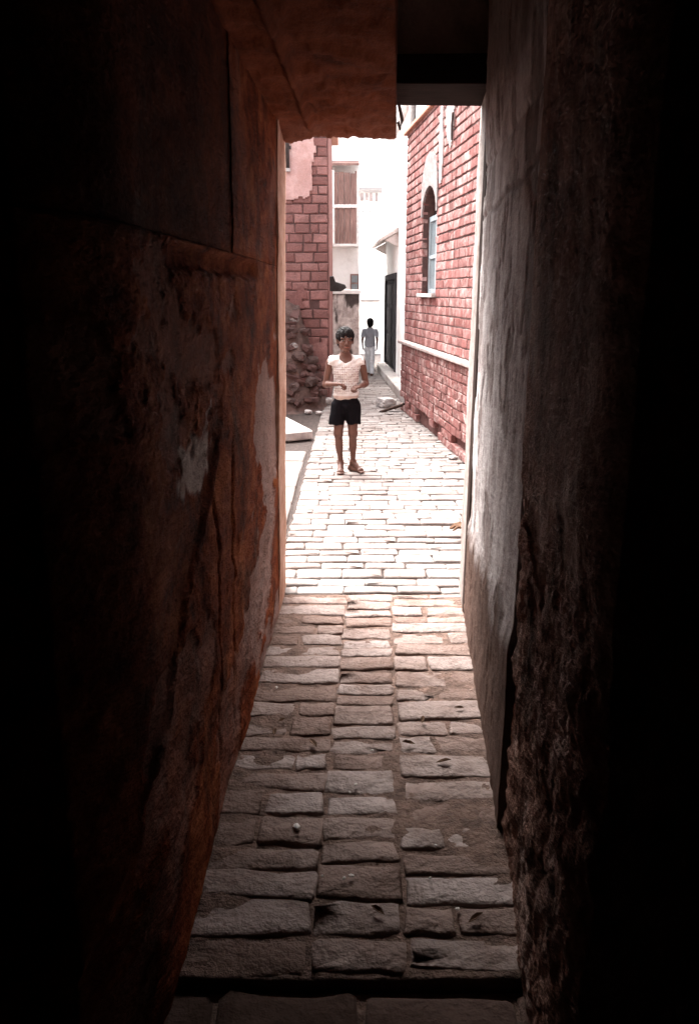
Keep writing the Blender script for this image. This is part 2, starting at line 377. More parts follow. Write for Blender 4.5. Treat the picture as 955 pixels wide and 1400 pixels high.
# passage floor: bed + three columns of worn pavers
def dirt_z(x, y):
    mid = 0.5 * (xl(y) + xr_pil(y)); side = sstep(0.14, 0.42, abs(x - mid - 0.0))
    return -0.0080 + 0.0052 * side + 0.006 * fbm((x * 3.5, y * 3.0, 3), 4) + 0.003 * fbm((x * 16, y * 16, 5), 4)
floor = slab_grid('passage_floor', lambda u, v: (-0.66 + 1.46 * u, 1.585 + (EXIT + .008 - 1.585) * v, 0.0), lambda u, v: (-0.66 + 1.46 * u, 1.585 + (EXIT + .008 - 1.585) * v, -0.15), 130, 220,
                  lambda u, v, p: dirt_z(p.x, p.y), 'joint_in')
tag(floor, kind='structure')
cells = []
c0 = lambda d: -0.105 + 0.037 * (d - 1.58); c1 = lambda d: 0.137 + 0.037 * (d - 1.58)
def column(xa, xb, d0, pitch, jx, maxw, seed):
    r = random.Random(seed); d = d0
    while d < EXIT - 0.03:
        p = pitch * r.uniform(0.74, 1.22)
        if d + p > EXIT: p = EXIT - d
        dm = d + p / 2; a, b = xa(dm), xb(dm)
        cuts = [a]
        if b - a > maxw and r.random() < 0.55:
            cuts.append(a + (b - a) * r.uniform(0.35, 0.65))
        cuts.append(b)
        for k in range(len(cuts) - 1):
            w = cuts[k + 1] - cuts[k]
            gap = r.uniform(0.003, 0.010)
            cells.append(((cuts[k] + cuts[k + 1]) / 2 + r.uniform(-jx, jx), dm, r.uniform(-0.005, 0.003), w - gap, p - r.uniform(0.004, 0.014), 0.06, r.uniform(-0.06, 0.06), (r.uniform(-0.075, 0.015), r.uniform(-0.02, 0.02))))
        d += p
column(c0, c1, 1.60, 0.123, 0.008, 0.5, 11)
column(lambda d: xl(d) - 0.02, c0, 1.59, 0.135, 0.006, 0.22, 12)
column(c1, lambda d: xr_pil(d) + 0.03, 1.605, 0.132, 0.006, 0.22, 13)
pieces('paver', floor, cells, 'paver_in', 'top', 0.010, 0.0085, 5)
# lower landing in front of the step
lb = MB(); lb.box((-1.62, -4.2, -0.16), (1.62, 1.575, -0.034), 0.004)
land = tag(lb.build('landing_floor', 'joint_in'), kind='structure')
cells = []
r = random.Random(3); y = 1.565
while y > 0.3:
    p = r.uniform(0.26, 0.34); x = -1.0
    while x < 1.0:
        w = r.uniform(0.3, 0.45); cells.append((x + w / 2, y - p / 2, -0.020 + r.uniform(-.004, .004), w - 0.012, p - 0.014, 0.03, 0, (r.uniform(-.02, .02), r.uniform(-.02, .02)))); x += w
    y -= p
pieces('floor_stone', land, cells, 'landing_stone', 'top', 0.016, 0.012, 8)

# alley pavement: running-bond courses
RW0, RW1 = Vector((0.758, 11.5, 0)), Vector((1.13, 7.9, 0))
xright = lambda d: RW0.x + (RW1.x - RW0.x) / (RW1.y - RW0.y) * (d - RW0.y) if d < 11.5 else (1.02 - 0.012 * (d - 11.5))
xleft = lambda d: -0.43 + 0.006 * (d - 4.2) if d < 12 else -0.30
ab = MB()
ab.prism([(-2.6, EXIT + .012, -0.155), (1.70, EXIT + .012, -0.155), (0.95, 12, -0.155), (1.2, 24, -0.155), (-0.9, 24, -0.155), (-2.6, 12.2, -0.155)], (0, 0, 0.141))
alley = tag(ab.build('alley_pavement', 'joint'), kind='structure')
cells = []
r = random.Random(21); y = EXIT + 0.015; row = 0
while y < 22:
    p = r.uniform(0.112, 0.168); a, b = xleft(y), xright(y) + 0.02
    x = a - (0.0 if row % 2 else r.uniform(0.1, 0.14)) ; skew = r.uniform(-0.022, 0.022)
    while x < b:
        w = r.uniform(0.235, 0.30)
        x0 = max(x, a); x1 = min(x + w, b)
        if b - x1 < 0.06: x1 = b
        if x1 - x0 > 0.05:
            cells.append(((x0 + x1) / 2, y + p / 2 + skew * (x0 - a) + 0.004 * math.sin(9 * x0), r.uniform(-0.004, 0.004), x1 - x0 - r.uniform(0.002, 0.008), p - r.choice((0.006, 0.010, 0.018, 0.028)), 0.05, r.uniform(-.03, .03), (r.uniform(-0.045, 0.01), r.uniform(-.012, .012))))
        x += w
        if x1 == b: break
    y += p; row += 1
def near_view(c):
    px, py, z = project((c[0], c[1], c[2])); return z + (0 if 370 < px < 650 else 100)
pieces('paver', alley, cells, 'paver', 'top', 0.011, 0.007, 22, limit=290, score=near_view, stuff_name='far_pavers')
# side slabs along the left edge
cells = []
for k, (xa, xb) in enumerate(((-0.80, -0.445), (-1.35, -0.83), (-1.95, -1.38), (-2.5, -1.98))):
    y = EXIT + 0.02
    while y < 8.3:
        L = r.uniform(0.45, 0.75); cells.append(((xa + xb) / 2, y + L / 2, 0.012 + r.uniform(-.004, .004), xb - xa - 0.02, L - r.uniform(0.01, 0.025), 0.06, 0, (r.uniform(-.012, .012), r.uniform(-.015, .015)))); y += L
side = tag(MB().box((-2.55, EXIT + 0.02, -0.013), (-0.44, 8.35, -0.009)).build('side_pavement', 'joint'), kind='structure')
pieces('slab', side, cells, 'paver', 'top', 0.012, 0.005, 24)

# ================================================================== THE PASSAGE
house = tag(empty('passage_house', (0, EXIT, 0)), 'dark plastered old house with a narrow covered passage through its ground floor', 'house')
house.location = (0, 0, 0)
# left wall ------------------------------------------------------
LEDGE = 1.72
def left_front(y0, y1, z0, z1, inset=0.0):
    def f(u, v):
        d = y0 + (y1 - y0) * u; z = z0 + (z1 - z0) * v
        return (xl(d) + 0.018 * max(0, z) / 1.0 - inset, d, z)
    return f
def lost_left(d, z):
    """where the plaster skin has come away (0..1, crisp edges)"""
    n = fbm((2.2, d * 1.0, z * 1.7), 7, 0.7) + 0.12 * fbm((4, d * 5, z * 11), 4)
    return sstep(0.10, 0.16, n + 0.24 * sstep(2.5, 3.8, d) * sstep(1.7, 1.2, z) - 0.22 * sstep(1.1, 1.7, z) - 0.04)
def left_disp(u, v, p):
    d, z = p.y, p.z
    h = 0.012 * fbm((0.3, d * 0.9, z * 0.7), 3) + 0.004 * fbm((5.1, d * 2.5, z * 6), 5, 0.7) - 0.006 * lost_left(d, z)
    k = sstep(1.25, 0.75, z) * sstep(4.2, 2.9, d)            # eroded lower wall
    h += k * (0.010 * fbm((9, d * 1.8 + z * 1.2, z * 3.6), 6, 0.7) - 0.007 * abs(fbm((6, d * 2.5, z * 8), 5, 0.7)))
    rr = (z - 0.98) - (d - 2.0) * 0.75 + 0.03 * fbm((3, d * 9, z * 9), 3)         # oblique torn ridge
    h += 0.016 * math.exp(-(rr / 0.028) ** 2) * sstep(1.35, 1.6, d) * sstep(2.5, 2.2, d) - 0.012 * sstep(0.0, -0.06, rr) * sstep(2.5, 2.2, d) * sstep(-.4, -.1, rr)
    rr = (z - 0.42) - (d - 3.3) * 0.75; h += 0.012 * math.exp(-(rr / 0.02) ** 2) * sstep(3.0, 3.2, d) * sstep(3.95, 3.7, d)
    for dd, w in ((2.28, 0.012), (2.55, 0.016)):                                # long upright cracks
        h -= 0.014 * math.exp(-((d - dd - 0.03 * fbm((1, z * 3, dd), 4)) / w) ** 2) * sstep(0.05, 0.3, z) * sstep(1.25, 1.0, z)
    h -= 0.03 * sstep(LEDGE - 0.075, LEDGE - 0.055, z + 0.012 * fbm((2, d * 6, 1), 3)) * sstep(LEDGE - 0.004, LEDGE - 0.02, z) * sstep(3.25, 3.1, d) * sstep(1.75, 2.0, d)
    return h
def left_wear(u, v, p):
    d, z = p.y, p.z
    a = lost_left(d, z) * (0.35 + 0.65 * sstep(2.3, 3.4, d))
    q = math.hypot((d - PATCH[0]) / 0.17, (z - PATCH[1]) / 0.065)
    tail = abs((z - PATCH[1]) - (d - PATCH[0]) * 0.55) < 0.012 and 0 < d - PATCH[0] < 0.24
    b = sstep(1.15, 0.75, q + 0.5 * fbm((1, d * 14, z * 14), 3))
    return max(a * 0.8, b * 2.6, 0.9 if tail else 0)
# where the pale chip sits on the wall
def hit_left(px, py):
    rr = ray(px, py); lo, hi = 0.5, 6
    for _ in range(50):
        t = (lo + hi) / 2; p = Vector((0, 0, CAM_H)) + rr * t
        if p.x > xl(p.y) + 0.018 * max(0, p.z): lo = t
        else: hi = t
    return p
PP = hit_left(266, 636); PATCH = (PP.y, PP.z)
# unseen wider room, added so the passage's near walls fall into the dark
for xx in (-1.9, 1.6): MB().box((xx, -4.2, -0.155), (xx + 0.3, 4.28, 3.1)).build('added_room_wall', 'brown_plaster', house)
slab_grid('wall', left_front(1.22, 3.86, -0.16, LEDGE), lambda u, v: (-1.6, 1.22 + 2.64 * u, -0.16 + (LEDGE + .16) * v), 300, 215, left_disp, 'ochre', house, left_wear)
# recess above the ledge and the upright strip beside the exit
up_disp = lambda u, v, p: 0.012 * fbm((0.3, p.y * 0.9, p.z * 0.7), 3) + 0.004 * fbm((5.1, p.y * 2.5, p.z * 6), 5, 0.7) - 0.006 * math.exp(-((p.y - 2.60) / 0.012) ** 2)
slab_grid('upper_wall', left_front(1.22, 2.62, LEDGE + .002, 3.1, 0.003), lambda u, v: (-1.6, 1.22 + 1.40 * u, LEDGE + .002 + 1.398 * v), 110, 60, up_disp, 'ochre_shaded', house)
slab_grid('upper_wall', left_front(2.624, 3.86, LEDGE + .002, 3.1), lambda u, v: (-1.6, 2.624 + 1.236 * u, LEDGE + .002 + 1.398 * v), 50, 50, up_disp, 'ochre', house, lambda u, v, p: 0.15 * sstep(0, .4, fbm((2, p.y * 3, p.z * 3), 4)))
# exit reveal, left
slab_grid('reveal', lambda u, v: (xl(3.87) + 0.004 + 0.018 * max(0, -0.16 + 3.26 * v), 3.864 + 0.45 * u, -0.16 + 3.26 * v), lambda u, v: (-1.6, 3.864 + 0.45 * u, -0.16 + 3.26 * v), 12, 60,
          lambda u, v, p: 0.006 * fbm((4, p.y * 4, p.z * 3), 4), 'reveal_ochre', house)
# right wall ------------------------------------------------------
def right_near(u, v):
    d = 2.146 - 6.346 * u; return (xr_near(d), d, -0.16 + 3.3 * v)
def right_near_disp(u, v, p):
    d, z = p.y, p.z
    h = 0.008 * fbm((0.3, d * 1.0, z * .8), 3) + 0.004 * fbm((5.1, d * 3, z * 6), 5, 0.7)
    k = sstep(1.35, 0.85, z + 0.15 * fbm((3, d * 3, z * 2), 3))                   # lower wall: plaster gone, clods and oblique gouges
    h += k * (0.016 * fbm((2, d * 4 - z * 3.0, z * 5.0 + d * 2), 6, 0.65) + 0.008 * abs(fbm((8, d * 6, z * 11), 5, .7)) - 0.012)
    h -= 0.03 * math.exp(-(((d - 1.74) / 0.025) ** 2 + ((z - 0.92) / 0.045) ** 2))
    rr = (z - 1.06) + (d - 1.95) * -0.9; h += 0.010 * math.exp(-(rr / 0.012) ** 2) * sstep(1.80, 1.84, d) * sstep(2.0, 1.96, d)
    return h
def right_near2(u, v):
    d = 2.118 - 0.97 * u; return (xr_near(d), d, -0.16 + 3.3 * v)
slab_grid('wall', right_near2, lambda u, v: (1.6, 2.118 - 0.97 * u, -0.16 + 3.3 * v), 150, 330, right_near_disp, 'brown_plaster', house, lambda u, v, p: 0.5 * sstep(0.05, 0.45, fbm((6, p.y * 4, p.z * 1.6), 5)))
def pil(u, v):
    d = 3.86 - 1.71 * u; z = -0.16 + 3.3 * v
    return (xr_pil(d) + 0.004 * z - 0.02 * sstep(2.05, 2.5, z), d, z)
def lost_pil(d, z): return sstep(0.20, 0.26, fbm((4, d * 3.2, z * 1.7), 7, 0.75))
def pil_disp(u, v, p):
    d, z = p.y, p.z
    h = 0.004 * fbm((1.3, d * 1.2, z * .8), 3) + 0.0035 * fbm((5.1, d * 9, z * 5), 5, 0.7) - 0.004 * lost_pil(d, z)
    h -= 0.006 * math.exp(-((z - 1.93 - 0.012 * math.sin(d * 9)) / 0.010) ** 2) + 0.007 * math.exp(-((z - 2.12 - 0.02 * (d - 3)) / 0.012) ** 2)
    h += 0.012 * sstep(0.62, 0.5, z + 0.12 * fbm((8, d * 4, z * 2), 4) + 0.10 * (d - 3.0)) 
    return h
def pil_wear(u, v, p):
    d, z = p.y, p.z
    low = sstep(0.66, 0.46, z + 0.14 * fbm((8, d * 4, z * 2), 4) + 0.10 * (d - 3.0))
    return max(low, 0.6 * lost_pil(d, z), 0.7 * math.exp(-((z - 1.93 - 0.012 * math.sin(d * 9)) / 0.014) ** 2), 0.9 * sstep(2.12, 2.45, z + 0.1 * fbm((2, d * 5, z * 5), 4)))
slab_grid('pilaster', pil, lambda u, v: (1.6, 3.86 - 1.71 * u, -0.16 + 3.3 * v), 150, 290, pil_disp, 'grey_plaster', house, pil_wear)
# dark bead along the pilaster's near edge
MB().tube([(xr_pil(2.15) + 0.004 * z + 0.030, 2.134, z) for z in (-0.1, 0.3, 0.8, 1.3, 1.8, 2.1)], [0.014, .013, .015, .013, .014, .012], 8).build('corner_bead', 'dark_post', house, smooth=True)
# right door post: dark timber, its outer face limewashed
xp = 0.578
MB().prism([(xp + 0.012, 3.862, -0.15), (xp + 0.2, 3.862, -0.15), (xp + 0.2, 3.93, -0.15), (xp + 0.008, 3.93, -0.15)], (0.022, 0, 2.64), 0.004).build('door_post', 'dark_post', house)
slab_grid('reveal', lambda u, v: (xp + 0.014 + 0.03 * (1 - u) + 0.008 * (-0.16 + 3.26 * v), 4.314 - 0.382 * u, -0.16 + 3.26 * v), lambda u, v: (1.6, 4.314 - 0.382 * u, -0.16 + 3.26 * v), 12, 60,
          lambda u, v, p: 0.006 * fbm((4, p.y * 4, p.z * 3), 4), 'reveal', house)
# ceiling: low plastered slab on the left, open joists on the right
def slab_right(d): return 0.115 + 0.0575 * (d - 2.3)
def slab_under(u, v):
    d = -1.5 + 5.80 * u; a, b = xl(d) - 0.03, slab_right(d)
    return (b + (a - b) * v, d, 2.34)
def under_disp(u, v, p):
    d = p.y; x = p.x
    h = 0.012 * fbm((x * 3, d * 2, 1), 4) + 0.004 * fbm((x * 12, d * 9, 4), 4)
    h += 0.016 * sstep(4.1, 4.3, d) * fbm((x * 5, d * 3, 2), 6, 0.5) - 0.012 * sstep(0.15, 0.2, fbm((x * 6, d * 5, 9), 5, 0.7))
    h -= 0.035 * math.exp(-((x + 0.20 - 0.03 * (d - 3.2)) / 0.013) ** 2) * sstep(4.15, 4.0, d)
    return h
slab_grid('ceiling_slab', slab_under, lambda u, v: (slab_under(u, v)[0], -1.5 + 5.80 * u, 3.0), 170, 60, under_disp, 'ochre_slab', house, lambda u, v, p: 0.45 * sstep(3.7, 4.25, p.y + 0.4 * fbm((p.x * 6, p.y * 4, 8), 4)))
MB().box((-1.6, -4.2, 3.006), (1.6, 4.31, 3.6)).build('upper_storey', 'facade', house)
MB().box((-1.6, -4.6, -0.15), (1.6, -4.21, 3.6)).build('rear_wall', 'brown_plaster', house)
lt = MB(); lt.box((0.10, 3.866, 2.48), (0.9, 4.30, 2.60), 0.006, 0.004).build('lintel', 'dark_wood', house)
MB().box((0.10, 3.95, 2.59), (1.0, 4.29, 3.1)).build('lintel_infill', 'facade', house)
for d in (3.45, 2.9, 2.3, 1.6, 0.8):
    MB().box((slab_right(d) - 0.06, d, 2.80), (0.9, d + 0.1, 2.94), 0.006, 0.004).build('joist', 'dark_wood', house)
# hanging broken hook at the slab's corner
MB().tube([(0.235, 4.33, 2.52), (0.25, 4.36, 2.47), (0.262, 4.37, 2.43), (0.25, 4.36, 2.39), (0.238, 4.35, 2.42)], 0.009, 6).build('iron_hook', 'iron', house, smooth=True)
# street front on both sides and storeys above
MB().box((-3.2, 3.9, -0.155), (-1.602, 4.30, 4.3)).build('front_wall', 'facade', house)
MB().box((1.602, 3.9, -0.155), (3.4, 4.30, 4.3)).build('front_wall', 'facade', house)
MB().box((-1.6, 3.95, 3.602), (1.6, 4.28, 4.3)).build('front_wall', 'facade', house)
MB().box((-3.2, -4.9, 4.303), (3.4, 4.40, 4.45)).build('roof', 'facade', house)
for xx in (-3.2, 3.2): MB().box((xx, -4.6, -0.155), (xx + 0.2, 3.89, 4.3)).build('outer_wall', 'facade', house)
MB().box((-2.99, -4.9, -0.155), (3.19, -4.61, 4.3)).build('outer_wall', 'facade', house)

# ================================================================== LEFT RED BRICK HOUSE (faces the passage)
LY = 12.0; LX0, LX1 = -3.2, -0.305; LH = 4.0
lh = tag(empty('brick_house', (LX0, LY, 0)), 'red brick house with patchy plaster behind the heap of rubble', 'house')
lw = MB().box((0, 0.02, -0.155), (LX1 - LX0, 2.6, LH)).build('wall', 'mortar', lh)
def left_cells():
    r = random.Random(31); out = []; z = 0.0; k = 0
    while z < LH - 0.1:
        h = r.uniform(0.118, 0.140); x = LX1 - LX0; head = k % 2
        first = True
        while x > 0.02:
            w = r.uniform(0.12, 0.15) if (head if first else r.random() < 0.35) else r.uniform(0.20, 0.27)
            first = False
            x0 = max(0, x - w)
            proud = r.uniform(0.0, 0.016) + (0.015 if z < 1.3 and r.random() < .4 else 0)
            lost = (z < 1.9 and r.random() < 0.06)
            if not lost: out.append(((x + x0) / 2, 0.012 - proud, z + h / 2, x - x0 - r.uniform(0.008, 0.016), 0.05 + proud, h - r.uniform(0.010, 0.018), 0, (r.uniform(-.01, .01), r.uniform(-.02, .02))))
            x = x0
        z += h; k += 1
    return out
def sc_left(c):
    p = (LX0 + c[0], LY, c[2]); px, py, z = project(p); return -px + (0 if py > 180 else 3000)
def brick_cells_fix(cells):   # front pieces: depth is sy, height sz
    return cells
pieces('brick', lw, left_cells(), 'brick_left', 'front', 0.012, 0.006, 32, limit=280, score=sc_left, stuff_name='outer_bricks')
MB().box((LX1 - LX0 + 0.001, 0.03, -0.15), (LX1 - LX0 + 0.014, 2.58, LH - 0.01)).build('side_wall', 'brick_left', lh)
# plaster remains on the upper wall: ragged edge
def ragged_panel(name, parent, x0, x1, z0, z1, keep, y, t, mat, n=(60, 80), amp=0.01):
    bm = bmesh.new(); nu, nv = n; vs = {}
    for j in range(nv + 1):
        for i in range(nu + 1):
            x = x0 + (x1 - x0) * i / nu; z = z0 + (z1 - z0) * j / nv
            vs[i, j] = bm.verts.new((x + 0.3 * (x1 - x0) / nu * noise.noise((x * 20, z * 20, 1)), y - t + amp * fbm((x * 2, z * 2, 3), 4), z))
    fs = []
    for j in range(nv):
        for i in range(nu):
            x = x0 + (x1 - x0) * (i + .5) / nu; z = z0 + (z1 - z0) * (j + .5) / nv
            if keep(x, z): fs.append(bm.faces.new((vs[i, j], vs[i + 1, j], vs[i + 1, j + 1], vs[i, j + 1])))
    for v in [v for v in bm.verts if not v.link_faces]: bm.verts.remove(v)
    ex = bmesh.ops.extrude_face_region(bm, geom=fs)
    for v in [e for e in ex['geom'] if isinstance(e, bmesh.types.BMVert)]: v.co.y += t + 0.012
    bmesh.ops.recalc_face_normals(bm, faces=bm.faces[:])
    me = bpy.data.meshes.new(name); bm.to_mesh(me); bm.free()
    return link(name, me, mat, parent)
ZP = W(420, 272, LY).z
ragged_panel('plaster', lh, 0, LX1 - LX0 - 0.06, ZP - 0.5, LH, lambda x, z: z > ZP + 0.16 * fbm((x * 4, 1, 2), 4) + 0.9 * sstep(LX1 - LX0 - 0.26, LX1 - LX0 - 0.10, x + .12 * fbm((x * 6, z * 3, 8), 3)) - 0.25 * sstep(2.3, 2.0, x), -0.012, 0.014, 'pink_plaster', (90, 110))
# lower eroded render around the rubble
ragged_panel('plaster', lh, 0, LX1 - LX0 - 0.02, 0.0, 1.7, lambda x, z: fbm((x * 2.2, z * 2.0, 4), 4) + 0.5 * sstep(1.35, 0.4, z) > 0.30, -0.012, 0.010, 'brick_left', (80, 60), 0.02)
MB().box((-0.1, -0.15, LH), (LX1 - LX0 + 0.12, 2.7, LH + 0.18), 0.01).build('roof', 'terracotta', lh)
# torn tarpaulin sticking out of the corner
tb = bmesh.new(); P0 = W(449, 384, LY + 0.3)
tv = [tb.verts.new(p) for p in ((-0.12, 0, 0.05), (0.05, .02, 0.06), (0.08, 0.05, -0.02), (0.22, 0.12, -0.06), (0.24, .15, -0.10), (0.16, .1, -0.15), (0.02, .05, -0.15), (-0.14, 0, -0.12))]
tb.faces.new(tv); tb.faces.ensure_lookup_table(); ex = bmesh.ops.extrude_face_region(tb, geom=tb.faces[:])
for v in [e for e in ex['geom'] if isinstance(e, bmesh.types.BMVert)]: v.co += Vector((0, 0.06, 0.01))
bmesh.ops.recalc_face_normals(tb, faces=tb.faces[:])
me = bpy.data.meshes.new('tarpaulin'); tb.to_mesh(me); tb.free()
tag(link('tarpaulin', me, 'tarp', loc=(P0.x + 0.02, LY + 0.28, P0.z)), 'torn dark tarpaulin scrap poking out past the brick house corner', 'tarpaulin')
# iron bracket on the brick house front, by the passage jamb
bp = W(395, 215, LY - 0.03)
br = tag(empty('drain_pipe', (bp.x - 0.03, LY - 0.075, bp.z)), 'short dark iron drain pipe high on the faded plaster wall', 'pipe')
MB().tube([(0, 0, -0.16), (0, 0, 0.7)], 0.038, 10).build('pipe', 'iron', br, smooth=True)
MB().tube([(0, 0, -0.19), (0, 0, -0.15)], 0.05, 10).build('collar', 'white_stone', br)
MB().box((-0.06, 0.02, 0.1), (0.06, 0.058, 0.14)).build('clamp', 'iron', br)

# ================================================================== RIGHT RED BRICK HOUSE
ang = math.atan2((RW1 - RW0).y, (RW1 - RW0).x)
rh = tag(empty('brick_house', RW0, ang), 'red brick house with an arched window and pale string course', 'house')
RL = 7.1; RH = 3.60
WX0, WX1 = 1.72, 2.22            # window opening (filled in below from pixels)
def on_right(px, py):
    rr = ray(px, py); n = Vector((math.sin(ang), -math.cos(ang), 0)); o = Vector((0, 0, CAM_H))
    t = (RW0 - o).dot(n) / rr.dot(n); p = o + rr * t
    u = (p - RW0).dot(Vector((math.cos(ang), math.sin(ang), 0))); return u, p.z
wa = on_right(575, 395); wb = on_right(593.5, 395); wt = on_right(585, 258)
WX0, WX1 = wa[0], wb[0]; WZ0 = 1.60; WR = (WX1 - WX0) / 2; WZ1 = wt[1] - WR * 0.75
print('WINDOW', WX0, WX1, WZ0, WZ1, 'EAVE', on_right(555, 183), on_right(590, 145), 'LEDGE', on_right(545, 465), on_right(637, 503))
LED = 0.93
WC = (WX0 + WX1) / 2
def in_win(x, z, m=0.0):
    if not (WX0 - m < x < WX1 + m and z > WZ0 - m): return False
    if z <= WZ1: return True
    return ((x - WC) / (WR + m)) ** 2 + ((z - WZ1) / (WR * 0.75 + m)) ** 2 < 1
# backing with an arched opening
bk = MB(); T = 0.34
bk.box((0, 0.012, LED), (WX0, T, RH)); bk.box((WX1, 0.012, LED), (RL, T, RH)); bk.box((WX0, 0.012, LED), (WX1, T, WZ0))
arc = [(WC - WR * math.cos(k / 12 * math.pi), 0.012, WZ1 + WR * 0.75 * math.sin(k / 12 * math.pi)) for k in range(13)]
bk.prism([(WX0, 0.012, RH)] + [(WX0, 0.012, WZ1)] + arc[1:-1] + [(WX1, 0.012, WZ1), (WX1, 0.012, RH)], (0, T - 0.012, 0))
rwall = bk.build('wall', 'mortar', rh)
cells = []; r = random.Random(41); z = LED + 0.05; k = 0
while z < RH - 0.04:
    h = 0.0955; x = -0.01
    low = z < 2.05
    while x < RL:
        w = (r.uniform(0.10, 0.13) if (r.random() < 0.45) else r.uniform(0.21, 0.245)) if x > 0.01 or k % 2 else 0.12
        x1 = min(x + w, RL); zc = z + h / 2; xc = (x + x1) / 2
        a, b = x, x1
        if WZ0 - 0.02 < zc < WZ1 + WR * 0.75 + 0.03:   # clip against the opening
            hw = WR if zc <= WZ1 else WR * math.sqrt(max(0, 1 - ((zc - WZ1) / (WR * 0.75 + 0.04)) ** 2))
            if a < WC + hw and b > WC - hw:
                if a < WC - hw: b = WC - hw
                elif b > WC + hw: a = WC + hw
                else: a = b
        if b - a > 0.03:
            proud = (0.006 + r.uniform(0, 0.006)) if not low else r.uniform(0.0, 0.006)
            cells.append(((a + b) / 2, 0.010 - proud, zc, b - a - r.uniform(0.001, 0.005), 0.06, h - (0.019 if not low else r.uniform(0.008, 0.014)), 0, (0, 0)))
        x = x1
    z += h; k += 1
RMW = Matrix.Translation(RW0) @ Matrix.Rotation(ang, 4, 'Z')
def sc_right(c):
    px, py, z = project(RMW @ Vector((c[0], c[1], c[2]))); return z + (0 if px < 645 and py > 135 else 50)
pieces('brick', rwall, cells, 'brick_right', 'front', 0.005, 0.004, 42, limit=290, score=sc_right, stuff_name='far_bricks')
# plinth below the string course: proud, lumpy, bricks missing at the foot
pb = MB(); pb.box((-0.03, -0.022, 0.19), (RL, T, LED - 0.002)); pb.box((-0.03, 0.03, -0.155), (RL, T, 0.19)); rpl = pb.build('plinth', 'mortar_low', rh)
cells = []; z = 0.0; k = 0
while z < LED - 0.05:
    h = 0.093; x = -0.03 + (0.0 if k % 2 else -0.1)
    while x < RL:
        w = r.uniform(0.20, 0.25); x0 = max(x, -0.03)
        hole = (z < 0.17 and (1.1 < x < 3.0) and r.random() < 0.55) or (z < 0.1 and r.random() < 0.3)
        if not hole and x + w - x0 > 0.04:
            cells.append(((x0 + x + w) / 2, -0.026 - r.uniform(0, 0.012), z + h / 2, x + w - x0 - r.uniform(0.005, 0.012), 0.06, h - r.uniform(0.006, 0.015), 0, (r.uniform(-.02, .02), r.uniform(-.03, .03))))
        x += w
    z += h; k += 1
pieces('brick', rpl, cells, 'brick_low', 'front', 0.006, 0.006, 43, limit=290, score=sc_right, stuff_name='far_bricks')
MB().box((-0.06, -0.075, LED), (RL, 0.02, LED + 0.042), 0.008, 0.003).build('string_course', 'stained_trim', rh)
MB().box((-0.05, -0.045, RH), (RL, T + 0.3, RH + 0.05), 0.008).build('eave', 'terracotta', rh)
MB().box((-0.04, T + 0.002, -0.155), (RL, 4.0, RH - 0.002)).build('rear_block', 'facade', rh)
# plaster hood above the arch
hz1 = on_right(583, 212)[1]
hood = [(WX0 - 0.05, -0.012, WZ1 + 0.02), (WX0 - 0.05, -0.012, hz1 - WR)]
hood += [(WC - (WR + 0.05) * math.cos(k / 10 * math.pi), -0.012, hz1 - WR + WR * math.sin(k / 10 * math.pi)) for k in range(1, 10)]
hood += [(WX1 + 0.05, -0.012, hz1 - WR), (WX1 + 0.05, -0.012, WZ1 + 0.02)]
hood += [(WX1, -0.012, WZ1 + 0.02)] + [(WC + WR * math.cos(k / 12 * math.pi), -0.012, WZ1 + 0.02 + WR * 0.75 * math.sin(k / 12 * math.pi)) for k in range(1, 12)] + [(WX0, -0.012, WZ1 + 0.02)]
MB().prism(hood, (0, 0.03, 0)).build('arch_hood', 'hood_stone', rh)
# lime run and a rusty bracket up on the wall
for (px, py, w_, h_) in ((604, 190, 0.10, 0.55), (617, 158, 0.22, 0.3)):
    u, zz = on_right(px, py)
    ragged_panel('lime_patch', rh, u - w_, u + w_, zz - h_, zz + h_, lambda x, z, u=u, zz=zz, w_=w_, h_=h_: math.hypot((x - u) / w_, (z - zz) / h_) + 0.35 * fbm((x * 8, z * 4, 3), 4) < 0.85, 0.0, 0.012, 'lime', (16, 40), 0.004)
u, zz = on_right(622, 172); MB().tube([(u, -0.03, zz - 0.13), (u, -0.035, zz), (u + 0.01, -0.03, zz + 0.12)], 0.014, 6).build('iron_bracket', 'iron', rh)
# window
win = MB()
d0, d1 = 0.085, 0.135
for a, b in (((WX0, d0, WZ0), (WX0 + 0.05, d1, WZ1 + 0.02)), ((WX1 - 0.05, d0, WZ0), (WX1, d1, WZ1 + 0.02)), ((WX0 + .05, d0, WZ0), (WX1 - .05, d1, WZ0 + 0.05)), ((WX0 + .05, d0, WZ1 - 0.04), (WX1 - .05, d1, WZ1 + 0.02)), ((WC - 0.025, d0 + .004, WZ0 + .05), (WC + 0.025, d1 - .004, WZ1 - 0.04)), ((WX0 + .05, d0 + 0.002, WZ0 + 0.40), (WX1 - .05, d1 - .002, WZ0 + 0.44))):
    win.box(a, b, 0.003)
wf = win.build('window', 'win_wood', rh)
for xa, xb in ((WX0 + 0.052, WC - 0.027), (WC + 0.027, WX1 - 0.052)):
    for za, zb in ((WZ0 + 0.052, WZ0 + 0.398), (WZ0 + 0.442, WZ1 - 0.042)):
        MB().box((xa, d0 + 0.02, za), (xb, d0 + 0.028, zb)).build('pane', 'glass', wf)
MB().box((WX0, 0.15, WZ0 - 0.02), (WX1, 0.16, WZ1 + WR)).build('window_back', 'iron', rh)
MB().box((WX0 - 0.05, -0.05, WZ0 - 0.045), (WX1 + 0.05, 0.083, WZ0 - 0.002), 0.006, 0.002).build('sill', 'white_stone', rh)

